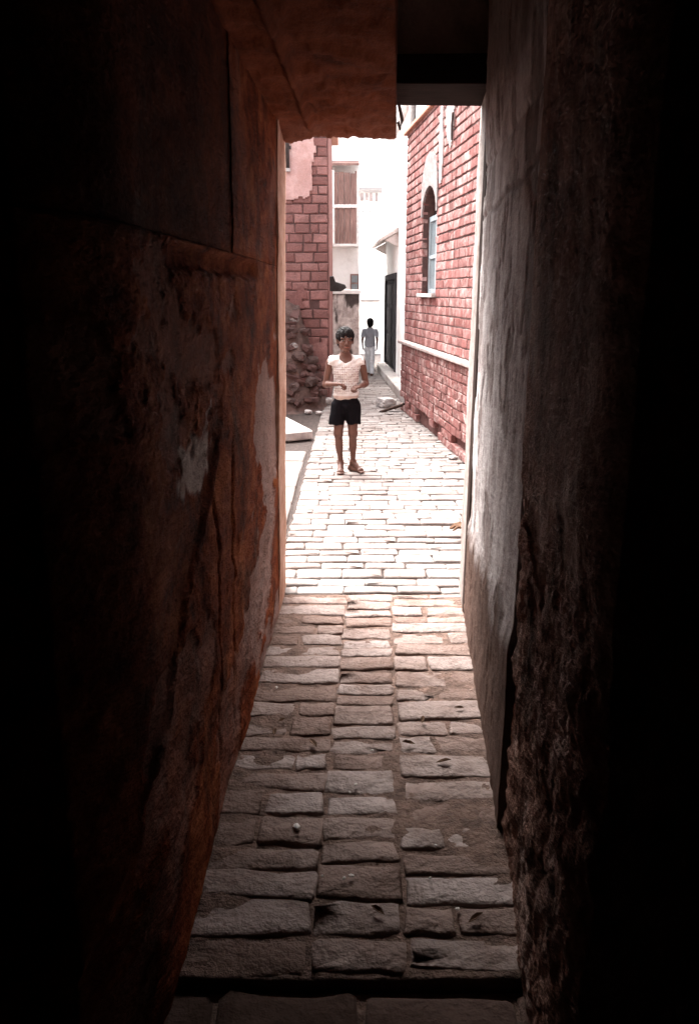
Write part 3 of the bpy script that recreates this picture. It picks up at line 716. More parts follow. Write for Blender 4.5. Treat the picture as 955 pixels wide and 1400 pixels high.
# ================================================================== WHITE HOUSE WITH THE DARK DOOR
wh = tag(empty('white_house', (1.0, 11.62, 0), math.atan2(7.9, -0.25)), 'whitewashed house with a tall dark door beside the brick house', 'house')
A = Vector((1.0, 11.62)); B = Vector((0.75, 19.52))
def on_white(px, py):
    u_ = Vector((B - A).normalized().to_3d()); n = Vector((u_.y, -u_.x, 0)); o = Vector((0, 0, CAM_H)); rr = ray(px, py)
    t = (Vector((A.x, A.y, 0)) - o).dot(n) / rr.dot(n); p = o + rr * t
    return (p - Vector((A.x, A.y, 0))).dot(u_), p.z
da, db = on_white(541.5, 440)[0], on_white(526.5, 440)[0]
print('DOOR', da, db, on_white(530, 376), on_white(530, 505))
WLN = (B - A).length; DH = 1.98
# local x runs away along the wall, local y points to the alley (left of travel = -X), so the wall body is at -y
wb_ = MB(); wb_.box((0, -3, -0.155), (da, 0, 4.4)); wb_.box((db, -3, -0.155), (WLN, 0, 4.4)); wb_.box((da, -3, DH), (db, 0, 4.4)); wb_.box((da, -3, -.155), (db, -0.14, DH))
wb_.build('wall', 'white_wall', wh)
dr = MB(); dr.box((da + 0.01, -0.06, 0.12), (da + 0.09, 0.03, DH - .01), 0.004); dr.box((db - 0.09, -0.06, 0.12), (db - 0.01, 0.03, DH - .01), 0.004); dr.box((da + .09, -0.06, DH - 0.12), (db - .09, 0.028, DH - .01), 0.004)
dr.build('door_frame', 'door_wood', wh)
dm = (da + db) / 2
for a, b in ((da + 0.092, dm - 0.004), (dm + 0.004, db - 0.092)):
    lf = MB().box((a, -0.07, 0.12), (b, -0.035, DH - 0.125), 0.003).build('door', 'door_wood', wh)
    for za, zb in ((0.2, 0.75), (0.83, 1.3), (1.38, DH - 0.2)):
        MB().box((a + 0.07, -0.034, za), (b - 0.07, -0.018, zb), 0.008).build('panel', 'door_wood', lf)
MB().box((da - 0.05, 0.002, 0.0), (db + 0.05, 0.16, 0.115), 0.01).build('door_step', 'white_stone', wh)
# hood over the door
hp = MB(); hz = on_white(535, 336)[1]
hp.prism([(da - 0.22, 0, hz + 0.16), (da - 0.22, 0, hz + 0.24), (da - 0.22, 0.30, hz + 0.07), (da - 0.22, 0.30, hz + 0.01)], (db - da + 0.44, 0, 0), 0.006)
hp.build('door_hood', 'stained', wh)
for xx in (da - 0.16, db + 0.08): MB().prism([(xx, 0.0, hz - 0.1), (xx, 0.0, hz + 0.15), (xx, 0.24, hz + 0.02)], (0.08, 0, 0)).build('bracket', 'stained', wh)
MB().box((-0.1, -3.1, 4.4), (WLN + .1, 0.12, 4.5), 0.01).build('roof', 'white_wall', wh)
MB().tube([(1.2, 0.05, 2.9), (1.2, 0.05, 4.38)], 0.05, 10).build('drain_pipe', 'grey_stone', wh, smooth=True)
# raised platform along it
pl = tag(MB().prism([G(548, 552) + Vector((0.02, -.1, 0)), (1.0, 11.7, 0), (0.82, 17.2, 0), G(515, 507)], (0, 0, 0.15), 0.012).build('platform', 'white_stone'), 'pale raised stone platform running along the white house wall', 'platform')
# stone block and broken plank at the brick corner
def rock(name, p, s, seed, mat, sub=2, rough=0.25, rz=0.0, sq=0.0):
    bm = bmesh.new(); bmesh.ops.create_icosphere(bm, subdivisions=sub, radius=1.0)
    for v in bm.verts:
        d = v.co.normalized()
        if sq: m = max(abs(d.x), abs(d.y), abs(d.z)); d = d.lerp(d / m, sq)
        k = 1 + rough * fbm((d.x * 1.3 + seed * 7.7, d.y * 1.3, d.z * 1.3), 3) + rough * 0.35 * fbm((d.x * 4 + seed, d.y * 4, d.z * 4), 3)
        v.co = Vector((d.x * s[0], d.y * s[1], d.z * s[2])) * k
    me = bpy.data.meshes.new(name); bm.to_mesh(me); bm.free()
    return link(name, me, mat, loc=p, rot=(0, 0, rz), smooth=False)
b1 = G(527, 556); tag(rock('stone_block', (b1.x, b1.y, 0.06), (0.12, 0.13, 0.068), 3, 'white_stone', 3, 0.12, 0.5, 0.8), 'squarish pale stone block at the foot of the raised platform', 'stone')
p1 = G(536, 562); tag(MB().box((-0.19, -0.03, -0.015), (0.19, 0.03, 0.015), 0.003, 0.003).build('plank', 'dark_post', loc=(p1.x, p1.y - .05, 0.05), rot=(0, R(-14), R(20))), 'short broken dark plank lying against the brick house corner', 'plank')
for k, (px, py, s) in enumerate(((535, 567, .030), (558, 571, .022), (579, 590, .028), (590, 596, .018), (603, 606, .034), (618, 622, .026), (621, 628, .04), (571, 585, .015))):
    q = G(px, py); tag(rock('stone_chip', (q.x - .02, q.y, s * 0.3), (s * rnd.uniform(.9, 1.6), s * 1.2, s * 0.55), k + 50, 'grey_stone', 2, 0.5, k * 1.3, 0.4), 'small broken stone along the foot of the brick wall', 'stone', 'broken stones along the foot of the right brick wall')

# ================================================================== BACKGROUND: STAINED WALL, WHITE HOUSES
sy = 14.9
s0, s1 = W(440, 402, sy).x, W(491, 402, sy).x; st = W(470, 402, sy).z
sw = tag(empty('compound_wall', (s0, sy, 0)), 'low stained compound wall with white coping beyond the brick house', 'wall')
slab_grid('wall', lambda u, v: ((s1 - s0) * u, 0, -0.155 + (st + .155) * v), lambda u, v: ((s1 - s0) * u, 0.28, -0.155 + (st + .155) * v), 30, 60, lambda u, v, p: 0.012 * fbm((p.x * 3, p.z * 3, 2), 4), 'stained', sw,
          lambda u, v, p: sstep(0.1, 0.42, fbm((p.x * 5, p.z * 2, 6), 5) + 0.6 * sstep(st - 0.45, st, p.z) - 0.12))
MB().box((-0.02, -0.05, st), (s1 - s0 + 0.03, 0.33, st + 0.075), 0.008, 0.003).build('coping', 'white_paint', sw)

wy = 16.2
h2 = tag(empty('white_house', (0, wy, 0)), 'tall white house with a boarded brown balcony above the stained wall', 'house')
x0 = -2.4; x1 = W(490, 420, wy).x
MB().box((x0, 0, -0.155), (x1, 2.6, 5.3)).build('wall', 'white_wall', h2)
# balcony box, boarded
a = W(452, 231, wy - 0.40); b = W(487, 333, wy - 0.40)
bz0, bz1 = b.z, a.z
MB().box((a.x - 0.9, -0.40, bz0 - 0.05), (b.x + 0.03, -0.002, bz0 - 0.003), 0.005).build('balcony_floor', 'white_paint', h2)
MB().prism([(a.x - 0.9, -0.46, bz1 + 0.05), (a.x - 0.9, -0.46, bz1 + 0.09), (a.x - .9, 0.0, bz1 + 0.2), (a.x - .9, 0.0, bz1 + 0.16)], (b.x - a.x + 0.95, 0, 0)).build('balcony_roof', 'shutter_wood', h2)
nb = 9; xa = a.x - 0.55; wd = (b.x - xa) / nb
for k in range(nb):
    xk = xa + k * wd
    MB().box((xk + 0.004, -0.39 + rnd.uniform(-.006, .006), bz0), (xk + wd - 0.004, -0.36, bz1 - 0.06 * (k / nb) + rnd.uniform(-.02, .01)), 0.002).build('board', 'shutter_wood', h2)
for k in range(2): MB().box((b.x - 0.03, -0.35 + k * 0.17, bz0), (b.x, -0.35 + k * 0.17 + 0.163, bz1 - 0.03)).build('board', 'shutter_wood', h2)
zm = W(470, 282, wy - 0.40).z
MB().box((xa, -0.43, zm - 0.03), (b.x + 0.03, -0.392, zm + 0.03), 0.004).build('rail', 'white_paint', h2)
xs = W(455.5, 280, wy - 0.40).x
MB().box((xs - 0.022, -0.425, bz0), (xs + 0.022, -0.394, zm - 0.031)).build('balcony_post', 'white_paint', h2)
MB().box((xs - 0.03, -0.425, zm + 0.031), (xs + 0.018, -0.394, bz1 - 0.02)).build('balcony_post', 'white_paint', h2)
# small window
c = W(484.5, 387, wy); cw, ch = 0.085, 0.17
f = MB().box((c.x - cw, -0.02, c.z - ch), (c.x + cw, 0.03, c.z + ch), 0.004).build('window', 'shutter_wood', h2)
MB().box((c.x - cw + .025, -0.03, c.z + .01), (c.x + cw - .025, -0.021, c.z + ch - 0.03)).build('pane', 'glass', f)
MB().box((c.x - cw + .025, -0.03, c.z - ch + 0.03), (c.x + cw - .025, -0.021, c.z - .02)).build('pane', 'glass', f)

fy = 22.5
h3 = tag(empty('white_house', (0, fy, 0)), 'bright white house closing the far end of the lane, with a pierced screen', 'house')
MB().box((-3.5, 0, -0.155), (4.0, 3, 6.0)).build('wall', 'white_wall', h3)
e0 = W(487, 264, fy - 0.5); e1 = W(517, 258, fy - 0.5)
MB().prism([(e0.x - 0.1, -0.55, e0.z), (e0.x - .1, -0.55, e0.z + 0.07), (e0.x - .1, 0, e0.z + 0.2), (e0.x - .1, 0, e0.z + 0.12)], (e1.x - e0.x + 0.2, 0, 0)).build('eave', 'grey_stone', h3)
xk = e0.x
while xk < e1.x:
    hgt = rnd.uniform(0.08, 0.28); w_ = rnd.uniform(0.05, 0.10)
    MB().box((xk, -0.53, e0.z - hgt), (xk + w_, -0.50, e0.z), 0.004, 0.008).build('valance_board', 'hood_stone', h3); xk += w_ + rnd.uniform(0.02, 0.07)
s0_, s1_ = W(488, 286, fy), W(508, 328, fy)
nx, nz = 4, 6
dx = (s1_.x - s0_.x) / nx; dz = (s0_.z - s1_.z) / nz
sb = MB()
for i in range(nx + 1): sb.box((s0_.x + i * dx - 0.03, -0.10, s1_.z), (s0_.x + i * dx + 0.03, -0.02, s0_.z), 0.003)
for j in range(nz + 1): sb.box((s0_.x, -0.095, s1_.z + j * dz - 0.045), (s1_.x, -0.025, s1_.z + j * dz + 0.045), 0.003)
sc_ = sb.build('screen', 'white_wall', h3)
for i in range(nx):
    for j in range(nz):
        MB().box((s0_.x + i * dx + .04, -0.018, s1_.z + j * dz + .055), (s0_.x + i * dx + dx - .04, -0.008, s1_.z + j * dz + dz - .055)).build('pane', 'glass', sc_)
q = W(506, 411, fy); MB().box((q.x - 0.26, -0.06, q.z - 0.02), (q.x + 0.25, -0.002, q.z + 0.025), 0.004).build('ledge', 'grey_stone', h3)
MB().box((-3.7, -0.15, 6.0), (4.2, 3.1, 6.15), 0.01).build('roof', 'white_wall', h3)

# courtyard wall along the left, out of the opening's sight
cw_ = tag(empty('courtyard_wall', (-2.62, 4.32, 0)), 'faded red courtyard wall between passage front and rubble', 'wall')
MB().box((-0.25, 0, -0.155), (0, 7.62, 2.6)).build('wall', 'pink_plaster', cw_)
MB().box((-0.3, -0.0, 2.6), (0.05, 7.62, 2.68), 0.01).build('coping', 'white_stone', cw_)

# ================================================================== RUBBLE, STEP SLAB
# earth mound against the brick house
PROF = [(-2.6, 1.60), (-1.4, 1.62), (-0.90, 1.52), (-0.74, 1.40), (-0.68, 1.12), (-0.56, 0.86), (-0.46, 0.50), (-0.39, 0.30), (-0.33, 0.0), (0.0, 0.0)]
def prof(x):
    for (a, ha), (b, hb) in zip(PROF, PROF[1:]):
        if x <= b: return ha + (hb - ha) * sstep(a, b, x)
    return 0.0
def mound_h(x, y):
    w = 0.10 * fbm((x * 2.2, y * 2.2, 5), 3)
    h = prof(x + 0.05 * noise.noise((x * 5, y * 5, 1))) * sstep(11.02, 11.80, y + w - 0.30 * sstep(-0.8, -0.4, x)) ** 0.8
    t = h / 0.28; fl = math.floor(t); h = 0.55 * h + 0.45 * 0.28 * (fl + sstep(0.25, 0.85, t - fl))      # slumped shelves
    k = sstep(0.02, .25, h)
    return h + k * (0.07 * fbm((x * 3.2, y * 3.2, 2), 4) + 0.035 * abs(fbm((x * 9, y * 9, 7), 4)))
def on_mound(px, py):
    rr = ray(px, py); t = 8.5
    while t < 13.0:
        p = Vector((0, 0, CAM_H)) + rr * t
        if p.y > 11.93 or p.z < mound_h(p.x, p.y): return p
        t += 0.01
    return p
mv = []; nu, nv = 120, 80
for j in range(nv + 1):
    for i in range(nu + 1):
        x = -2.55 + (2.25) * i / nu; y = 10.6 + 1.36 * j / nv
        mv.append((x, y, mound_h(x, y) - 0.02))
mf = [(j * (nu + 1) + i, j * (nu + 1) + i + 1, (j + 1) * (nu + 1) + i + 1, (j + 1) * (nu + 1) + i) for j in range(nv) for i in range(nu)]
tag(link('earth_heap', pyd('earth_heap', mv, mf), 'earth', smooth=True), 'brown earth heap piled against the foot of the red brick house', 'earth heap')
stones = [(404, 424, .060), (402, 437, .070), (399, 452, .10), (412, 452, .085), (401, 473, .075), (408, 488, .15), (424, 492, .12), (397, 505, .10), (433, 512, .10), (418, 522, .16), (402, 530, .12), (436, 537, .09), (424, 547, .07), (396, 548, .08), (410, 551, .06)]
for k, (px, py, s) in enumerate(stones):
    p = on_mound(px, py); pale = k in (1, 4); s *= 0.8
    tag(rock('rubble_stone', (p.x, p.y + s * 0.25, p.z), (s * rnd.uniform(0.85, 1.2), s * rnd.uniform(0.7, 1.0), s * rnd.uniform(0.5, 0.75)), k + 3, 'grey_stone' if pale else 'stone', 2, 0.30, rnd.uniform(0, 3), 0.75),
        'round pale cobble resting on the brown earth heap' if pale else 'rough brown rubble stone half buried in the earth heap', 'stone', 'pale cobbles on the earth heap' if pale else 'rubble stones in the earth heap')
M['broken_brick'] = brick_mat('broken_brick', [(0.085, 0.045, 0.040), (0.12, 0.068, 0.062), (0.10, 0.056, 0.051)], (0.07, 0.043, 0.038), bump=0.015)
for k in range(40):
    px, py = rnd.uniform(393, 440), rnd.uniform(430, 556)
    if py < 430 + max(0, (px - 405)) * 2.6: py = min(556, 440 + max(0, (px - 405)) * 2.6 + rnd.uniform(0, 25))
    p = on_mound(px, py); q = rnd.uniform(0.55, 1.0)
    tag(MB().box((-.11 * q, -.055, -.035), (.11 * q, .055, .035), 0.010, 0.009).build('broken_brick', 'broken_brick', loc=(p.x, p.y + 0.02, p.z + 0.01), rot=(rnd.uniform(-.6, .6), rnd.uniform(-.6, .6), rnd.uniform(0, 3.1))),
        'broken dusty brick lying in the earth heap', 'brick', 'broken bricks in the earth heap')
for k, (px, py, s) in enumerate(((428, 557, .10), (443, 553, .11), (421, 565, .05), (436, 566, .04))):
    p = G(px, py); tag(rock('pale_stone', (p.x, p.y, s * 0.45), (s * 1.2, s, s * 0.55), k + 90, 'white_stone', 2, 0.22, k, 0.6), 'pale flat stone lying at the foot of the rubble heap', 'stone', 'pale stones at the foot of the rubble heap')
# white tilted slab
q0 = G(428, 601); sv = [(q0.x, q0.y, 0.0), (q0.x - 0.62, 10.75, 0.0), (q0.x - 1.5, 10.75, 0.0), (q0.x - 1.5, q0.y - 0.05, 0.0), (q0.x - 0.25, q0.y - 0.15, 0)]
tag(MB().prism([(p[0], p[1], 0.004) for p in sv], (0, 0, 0.10), 0.012).build('stone_slab', 'white_stone'), 'broad pale stone slab before the rubble heap', 'slab')

# weed / rag at the outer foot of the right jamb
rg = tag(empty('wilted_weed', (0, 0, 0)), 'small dark wilted weed at the outer foot of the right jamb', 'weed')
gq = W(628, 690, 5.2); rg.location = (gq.x + 0.10, 5.2, 0)
for k in range(5):
    r_ = random.Random(k); pts = [(0, 0, 0)]
    for s in range(5): pts.append((pts[-1][0] - 0.02 - r_.uniform(0, .02), pts[-1][1] + r_.uniform(-.03, .03), pts[-1][2] + 0.05 - 0.018 * s))
    MB().tube(pts, [0.009, .012, .018, .02, .014, .004], 5).build('stem', 'leaf', rg)

# debris on the passage floor
for k, (px, py, s) in enumerate(((509, 1026, .007), (486, 1073, .008), (478, 1083, .006), (480, 1198, .010), (470, 1201, .007), (405, 1132, .018), (625, 1243, .008), (588, 1200, .006), (378, 940, .009), (595, 1155, .005), (440, 1197, .005))):
    p = G(px, py, 0.008); tag(rock('stone_chip', (p.x, p.y, 0.006 + s * .4), (s * .95, s * .7, s * .45), k, 'chip', 1, 0.3, k), 'tiny pale chip scattered on the passage floor', 'chip', 'pale chips on the passage floor')
for k, (px, py) in enumerate(((375, 1001), (428, 1016), (558, 1016), (606, 1041), (577, 984), (627, 968), (385, 985), (516, 1245), (650, 1255), (262, 1258))):
    p = G(px, py, 0.012); bm = bmesh.new(); L = rnd.uniform(0.018, 0.03)
    vs = [bm.verts.new(v) for v in ((-L, 0, .002), (-L * .3, -L * .35, .007), (L * .5, -L * .25, .009), (L, 0, .004), (L * .4, L * .3, .008), (-L * .3, L * .3, .006), (0, 0, .001))]
    for i in range(6): bm.faces.new((vs[i], vs[(i + 1) % 6], vs[6]))
    me = bpy.data.meshes.new('dry_leaf'); bm.to_mesh(me); bm.free()
    o = link('dry_leaf', me, 'leaf', loc=(p.x, p.y, 0.012), rot=(rnd.uniform(-.2, .2), rnd.uniform(-.2, .2), rnd.uniform(0, 6)))
    sd = o.modifiers.new('t', 'SOLIDIFY'); sd.thickness = 0.0015
    tag(o, 'small curled dry leaf on the passage floor', 'leaf', 'dry leaves on the passage floor')

# ================================================================== PEOPLE (distance fields -> one continuous surface)
class Field:
    def __init__(s, lo, hi, h):
        s.h = h; s.lo = np.array(lo, float); n = np.ceil((np.array(hi) - s.lo) / h).astype(int) + 1; s.n = n
        s.ax = [s.lo[i] + h * np.arange(n[i]) for i in range(3)]
        s.d = np.full(n, 0.2)
    def _sub(s, lo, hi):
        sl = []
        for i in range(3):
            a = max(0, int((lo[i] - s.lo[i]) / s.h)); b = min(s.n[i], int((hi[i] - s.lo[i]) / s.h) + 2); sl.append(slice(a, b))
        P = np.meshgrid(s.ax[0][sl[0]], s.ax[1][sl[1]], s.ax[2][sl[2]], indexing='ij', sparse=True)
        return tuple(sl), P
    def _apply(s, sl, e, k, op):
        d = s.d[sl]
        if op == 'add':
            hh = np.clip(0.5 + 0.5 * (d - e) / max(k, 1e-6), 0, 1); s.d[sl] = d * (1 - hh) + e * hh - k * hh * (1 - hh)
        else:
            hh = np.clip(0.5 - 0.5 * (d + e) / max(k, 1e-6), 0, 1); s.d[sl] = d * (1 - hh) - e * hh + k * hh * (1 - hh)
    def cap(s, a, b, ra, rb, k=0.012, op='add', flat=(1, 1, 1)):
        a, b = np.array(a, float), np.array(b, float); m = max(ra, rb) + k + 3 * s.h
        sl, P = s._sub(np.minimum(a, b) - m, np.maximum(a, b) + m)
        ba = b - a; L = max(ba @ ba, 1e-9)
        t = np.clip(sum((P[i] - a[i]) * ba[i] for i in range(3)) / L, 0, 1)
        e = np.sqrt(sum(((P[i] - (a[i] + t * ba[i])) / flat[i]) ** 2 for i in range(3))) - (ra + (rb - ra) * t)
        s._apply(sl, e, k, op); return s
    def ell(s, c, r, k=0.012, op='add'):
        c, r = np.array(c, float), np.array(r, float); m = k + 3 * s.h
        sl, P = s._sub(c - r - m, c + r + m)
        q = [(P[i] - c[i]) for i in range(3)]
        k0 = np.sqrt(sum((q[i] / r[i]) ** 2 for i in range(3))); k1 = np.sqrt(sum((q[i] / r[i] ** 2) ** 2 for i in range(3)))
        s._apply(sl, k0 * (k0 - 1) / np.maximum(k1, 1e-6), k, op); return s
    def cut(s, f):
        P = np.meshgrid(*s.ax, indexing='ij', sparse=True); s.d = np.maximum(s.d, f(*P)); return s
    def warp(s, f):
        P = np.meshgrid(*s.ax, indexing='ij', sparse=True); s.d = s.d + f(*P); return s
    def mesh(s, name):
        d = s.d; neg = d < 0; nx, ny, nz = d.shape
        C = [d[i:nx - 1 + i, j:ny - 1 + j, k:nz - 1 + k] for i in (0, 1) for j in (0, 1) for k in (0, 1)]
        cnt = sum((c < 0).astype(np.int8) for c in C); act = (cnt > 0) & (cnt < 8)
        I = np.argwhere(act); vid = np.full(act.shape, -1, int); vid[act] = np.arange(len(I))
        cv = np.stack([c[act] for c in C], 1); co = np.array([(i, j, k) for i in (0, 1) for j in (0, 1) for k in (0, 1)], float)
        acc = np.zeros((len(I), 3)); num = np.zeros(len(I))
        for a in range(8):
            for b in range(a + 1, 8):
                if abs(co[a] - co[b]).sum() != 1: continue
                da_, db_ = cv[:, a], cv[:, b]; x = (da_ < 0) != (db_ < 0)
                t = np.where(x, da_ / np.where(x, da_ - db_, 1), 0)
                acc += np.where(x[:, None], co[a] + t[:, None] * (co[b] - co[a]), 0); num += x
        V = s.lo + s.h * (I + acc / np.maximum(num, 1)[:, None])
        F = []
        for ax in range(3):
            u, v = (ax + 1) % 3, (ax + 2) % 3
            A_ = [slice(None)] * 3; B_ = [slice(None)] * 3; A_[ax] = slice(0, -1); B_[ax] = slice(1, None)
            ch = neg[tuple(A_)] != neg[tuple(B_)]
            E = np.argwhere(ch); E = E[(E[:, u] > 0) & (E[:, v] > 0) & (E[:, u] < d.shape[u] - 1) & (E[:, v] < d.shape[v] - 1)]
            def cell(du, dv):
                q = E.copy(); q[:, u] += du; q[:, v] += dv; return vid[q[:, 0], q[:, 1], q[:, 2]]
            Q = np.stack([cell(-1, -1), cell(0, -1), cell(0, 0), cell(-1, 0)], 1)
            inside = neg[E[:, 0], E[:, 1], E[:, 2]]
            Q[~inside] = Q[~inside][:, ::-1]; F.append(Q)
        return pyd(name, V.tolist(), np.concatenate(F).tolist())

def hand(fd, w, f, n, sgn, sc=1.0, curl=(35, 45, 35)):
    """palm + four bent fingers + thumb. f: finger direction, n: side the fingers curl to, sgn: thumb side"""
    w, f, n = Vector(w), Vector(f).normalized(), Vector(n).normalized(); n = (n - f * n.dot(f)).normalized(); sd = f.cross(n) * sgn
    for i in range(4):
        o = (1.5 - i) * 0.0145 * sc
        base = w + f * 0.052 * sc + sd * o
        fd.cap(w + sd * o * 0.6, base, 0.011 * sc, 0.0095 * sc, 0.006)
        p = base; ang_ = 0; L = (0.027, 0.019, 0.014); m = (0.95, 1.05, 1.0, 0.8)[i]
        for k in range(3):
            ang_ += R(curl[k] + 4 * i); dvec = f * math.cos(ang_) + n * math.sin(ang_)
            q = p + dvec * L[k] * m * sc; fd.cap(p, q, (0.0078, .0072, .0066)[k] * sc, (0.0072, .0066, .0056)[k] * sc, 0.002); p = q
    t0 = w + f * 0.014 * sc + sd * 0.020 * sc; t1 = t0 + (f * 0.6 + sd * 0.6 + n * 0.45).normalized() * 0.032 * sc; t2 = t1 + (f * 0.8 - sd * 0.1 + n * 0.6).normalized() * 0.026 * sc
    fd.cap(t0, t1, 0.0105 * sc, 0.009 * sc, 0.005); fd.cap(t1, t2, 0.0088 * sc, 0.0065 * sc, 0.002)

def foot(fd, an, f, sc=1.0):
    an, f = Vector(an), Vector((f[0], f[1], 0)).normalized(); sd = Vector((-f.y, f.x, 0))
    heel = an - f * 0.034 * sc; heel.z = 0.027 * sc
    ball = an + f * 0.098 * sc; ball.z = 0.023 * sc
    fd.cap(an, heel, 0.023 * sc, 0.026 * sc, 0.015); fd.cap(an, ball, 0.026 * sc, 0.020 * sc, 0.02)
    fd.cap(heel, ball, 0.023 * sc, 0.020 * sc, 0.012)
    fd.cap(ball + sd * 0.018 * sc, ball - sd * 0.018 * sc, 0.018 * sc, 0.017 * sc, 0.012)
    for i in range(5):
        o = (i - 2) * 0.0125 * sc; L = (0.034, .037, .034, .03, .025)[i] if True else 0
        a = ball + sd * o; a.z = 0.016 * sc; b = a + f * L * sc; b.z = 0.011 * sc
        fd.cap(a, b, 0.0105 * sc, 0.0088 * sc, 0.003)

def head(fd, c, sc=1.0, yaw=0.0, sgn=-1):
    """c: head centre; looks along (sgn) y"""
    cs, sn = math.cos(yaw), math.sin(yaw)
    def T(p): x, y, z = p; y *= -sgn; return (c[0] + sc * (x * cs - y * sn), c[1] + sc * (x * sn + y * cs), c[2] + sc * z)
    fd.ell(T((0, .012, .020)), np.array((.068, .083, .083)) * sc, 0.01)
    fd.ell(T((0, -.020, -.036)), np.array((.050, .058, .056)) * sc, 0.03)
    fd.cap(T((-.008, -.060, -.086)), T((.008, -.060, -.086)), .017 * sc, .017 * sc, 0.02)
    fd.cap(T((-.036, .0, -.052)), T((-.014, -.05, -.084)), .015 * sc, .013 * sc, 0.02); fd.cap(T((.036, .0, -.052)), T((.014, -.05, -.084)), .015 * sc, .013 * sc, 0.02)
    for s in (-1, 1):
        fd.ell(T((s * .034, -.055, -.022)), np.array((.022, .02, .02)) * sc, 0.012)                 # cheek
        fd.ell(T((s * .028, -.083, .004)), np.array((.016, .013, .010)) * sc, 0.006, 'sub')         # eye socket
        fd.cap(T((s * .012, -.077, .020)), T((s * .044, -.064, .020)), .010 * sc, .008 * sc, 0.008)  # brow
        fd.ell(T((s * .071, .012, -.005)), np.array((.010, .018, .030)) * sc, 0.006)                # ear
        fd.ell(T((s * .077, .006, -.003)), np.array((.006, .009, .016)) * sc, 0.004, 'sub')
        fd.ell(T((s * .011, -.083, -.029)), np.array((.009, .009, .007)) * sc, 0.005)               # nostril wing
    fd.cap(T((0, -.074, .012)), T((0, -.094, -.026)), .009 * sc, .0115 * sc, 0.008)
    fd.ell(T((0, -.074, -.056)), np.array((.024, .012, .008)) * sc, 0.006); fd.ell(T((0, -.072, -.067)), np.array((.020, .012, .008)) * sc, 0.006)
    return T

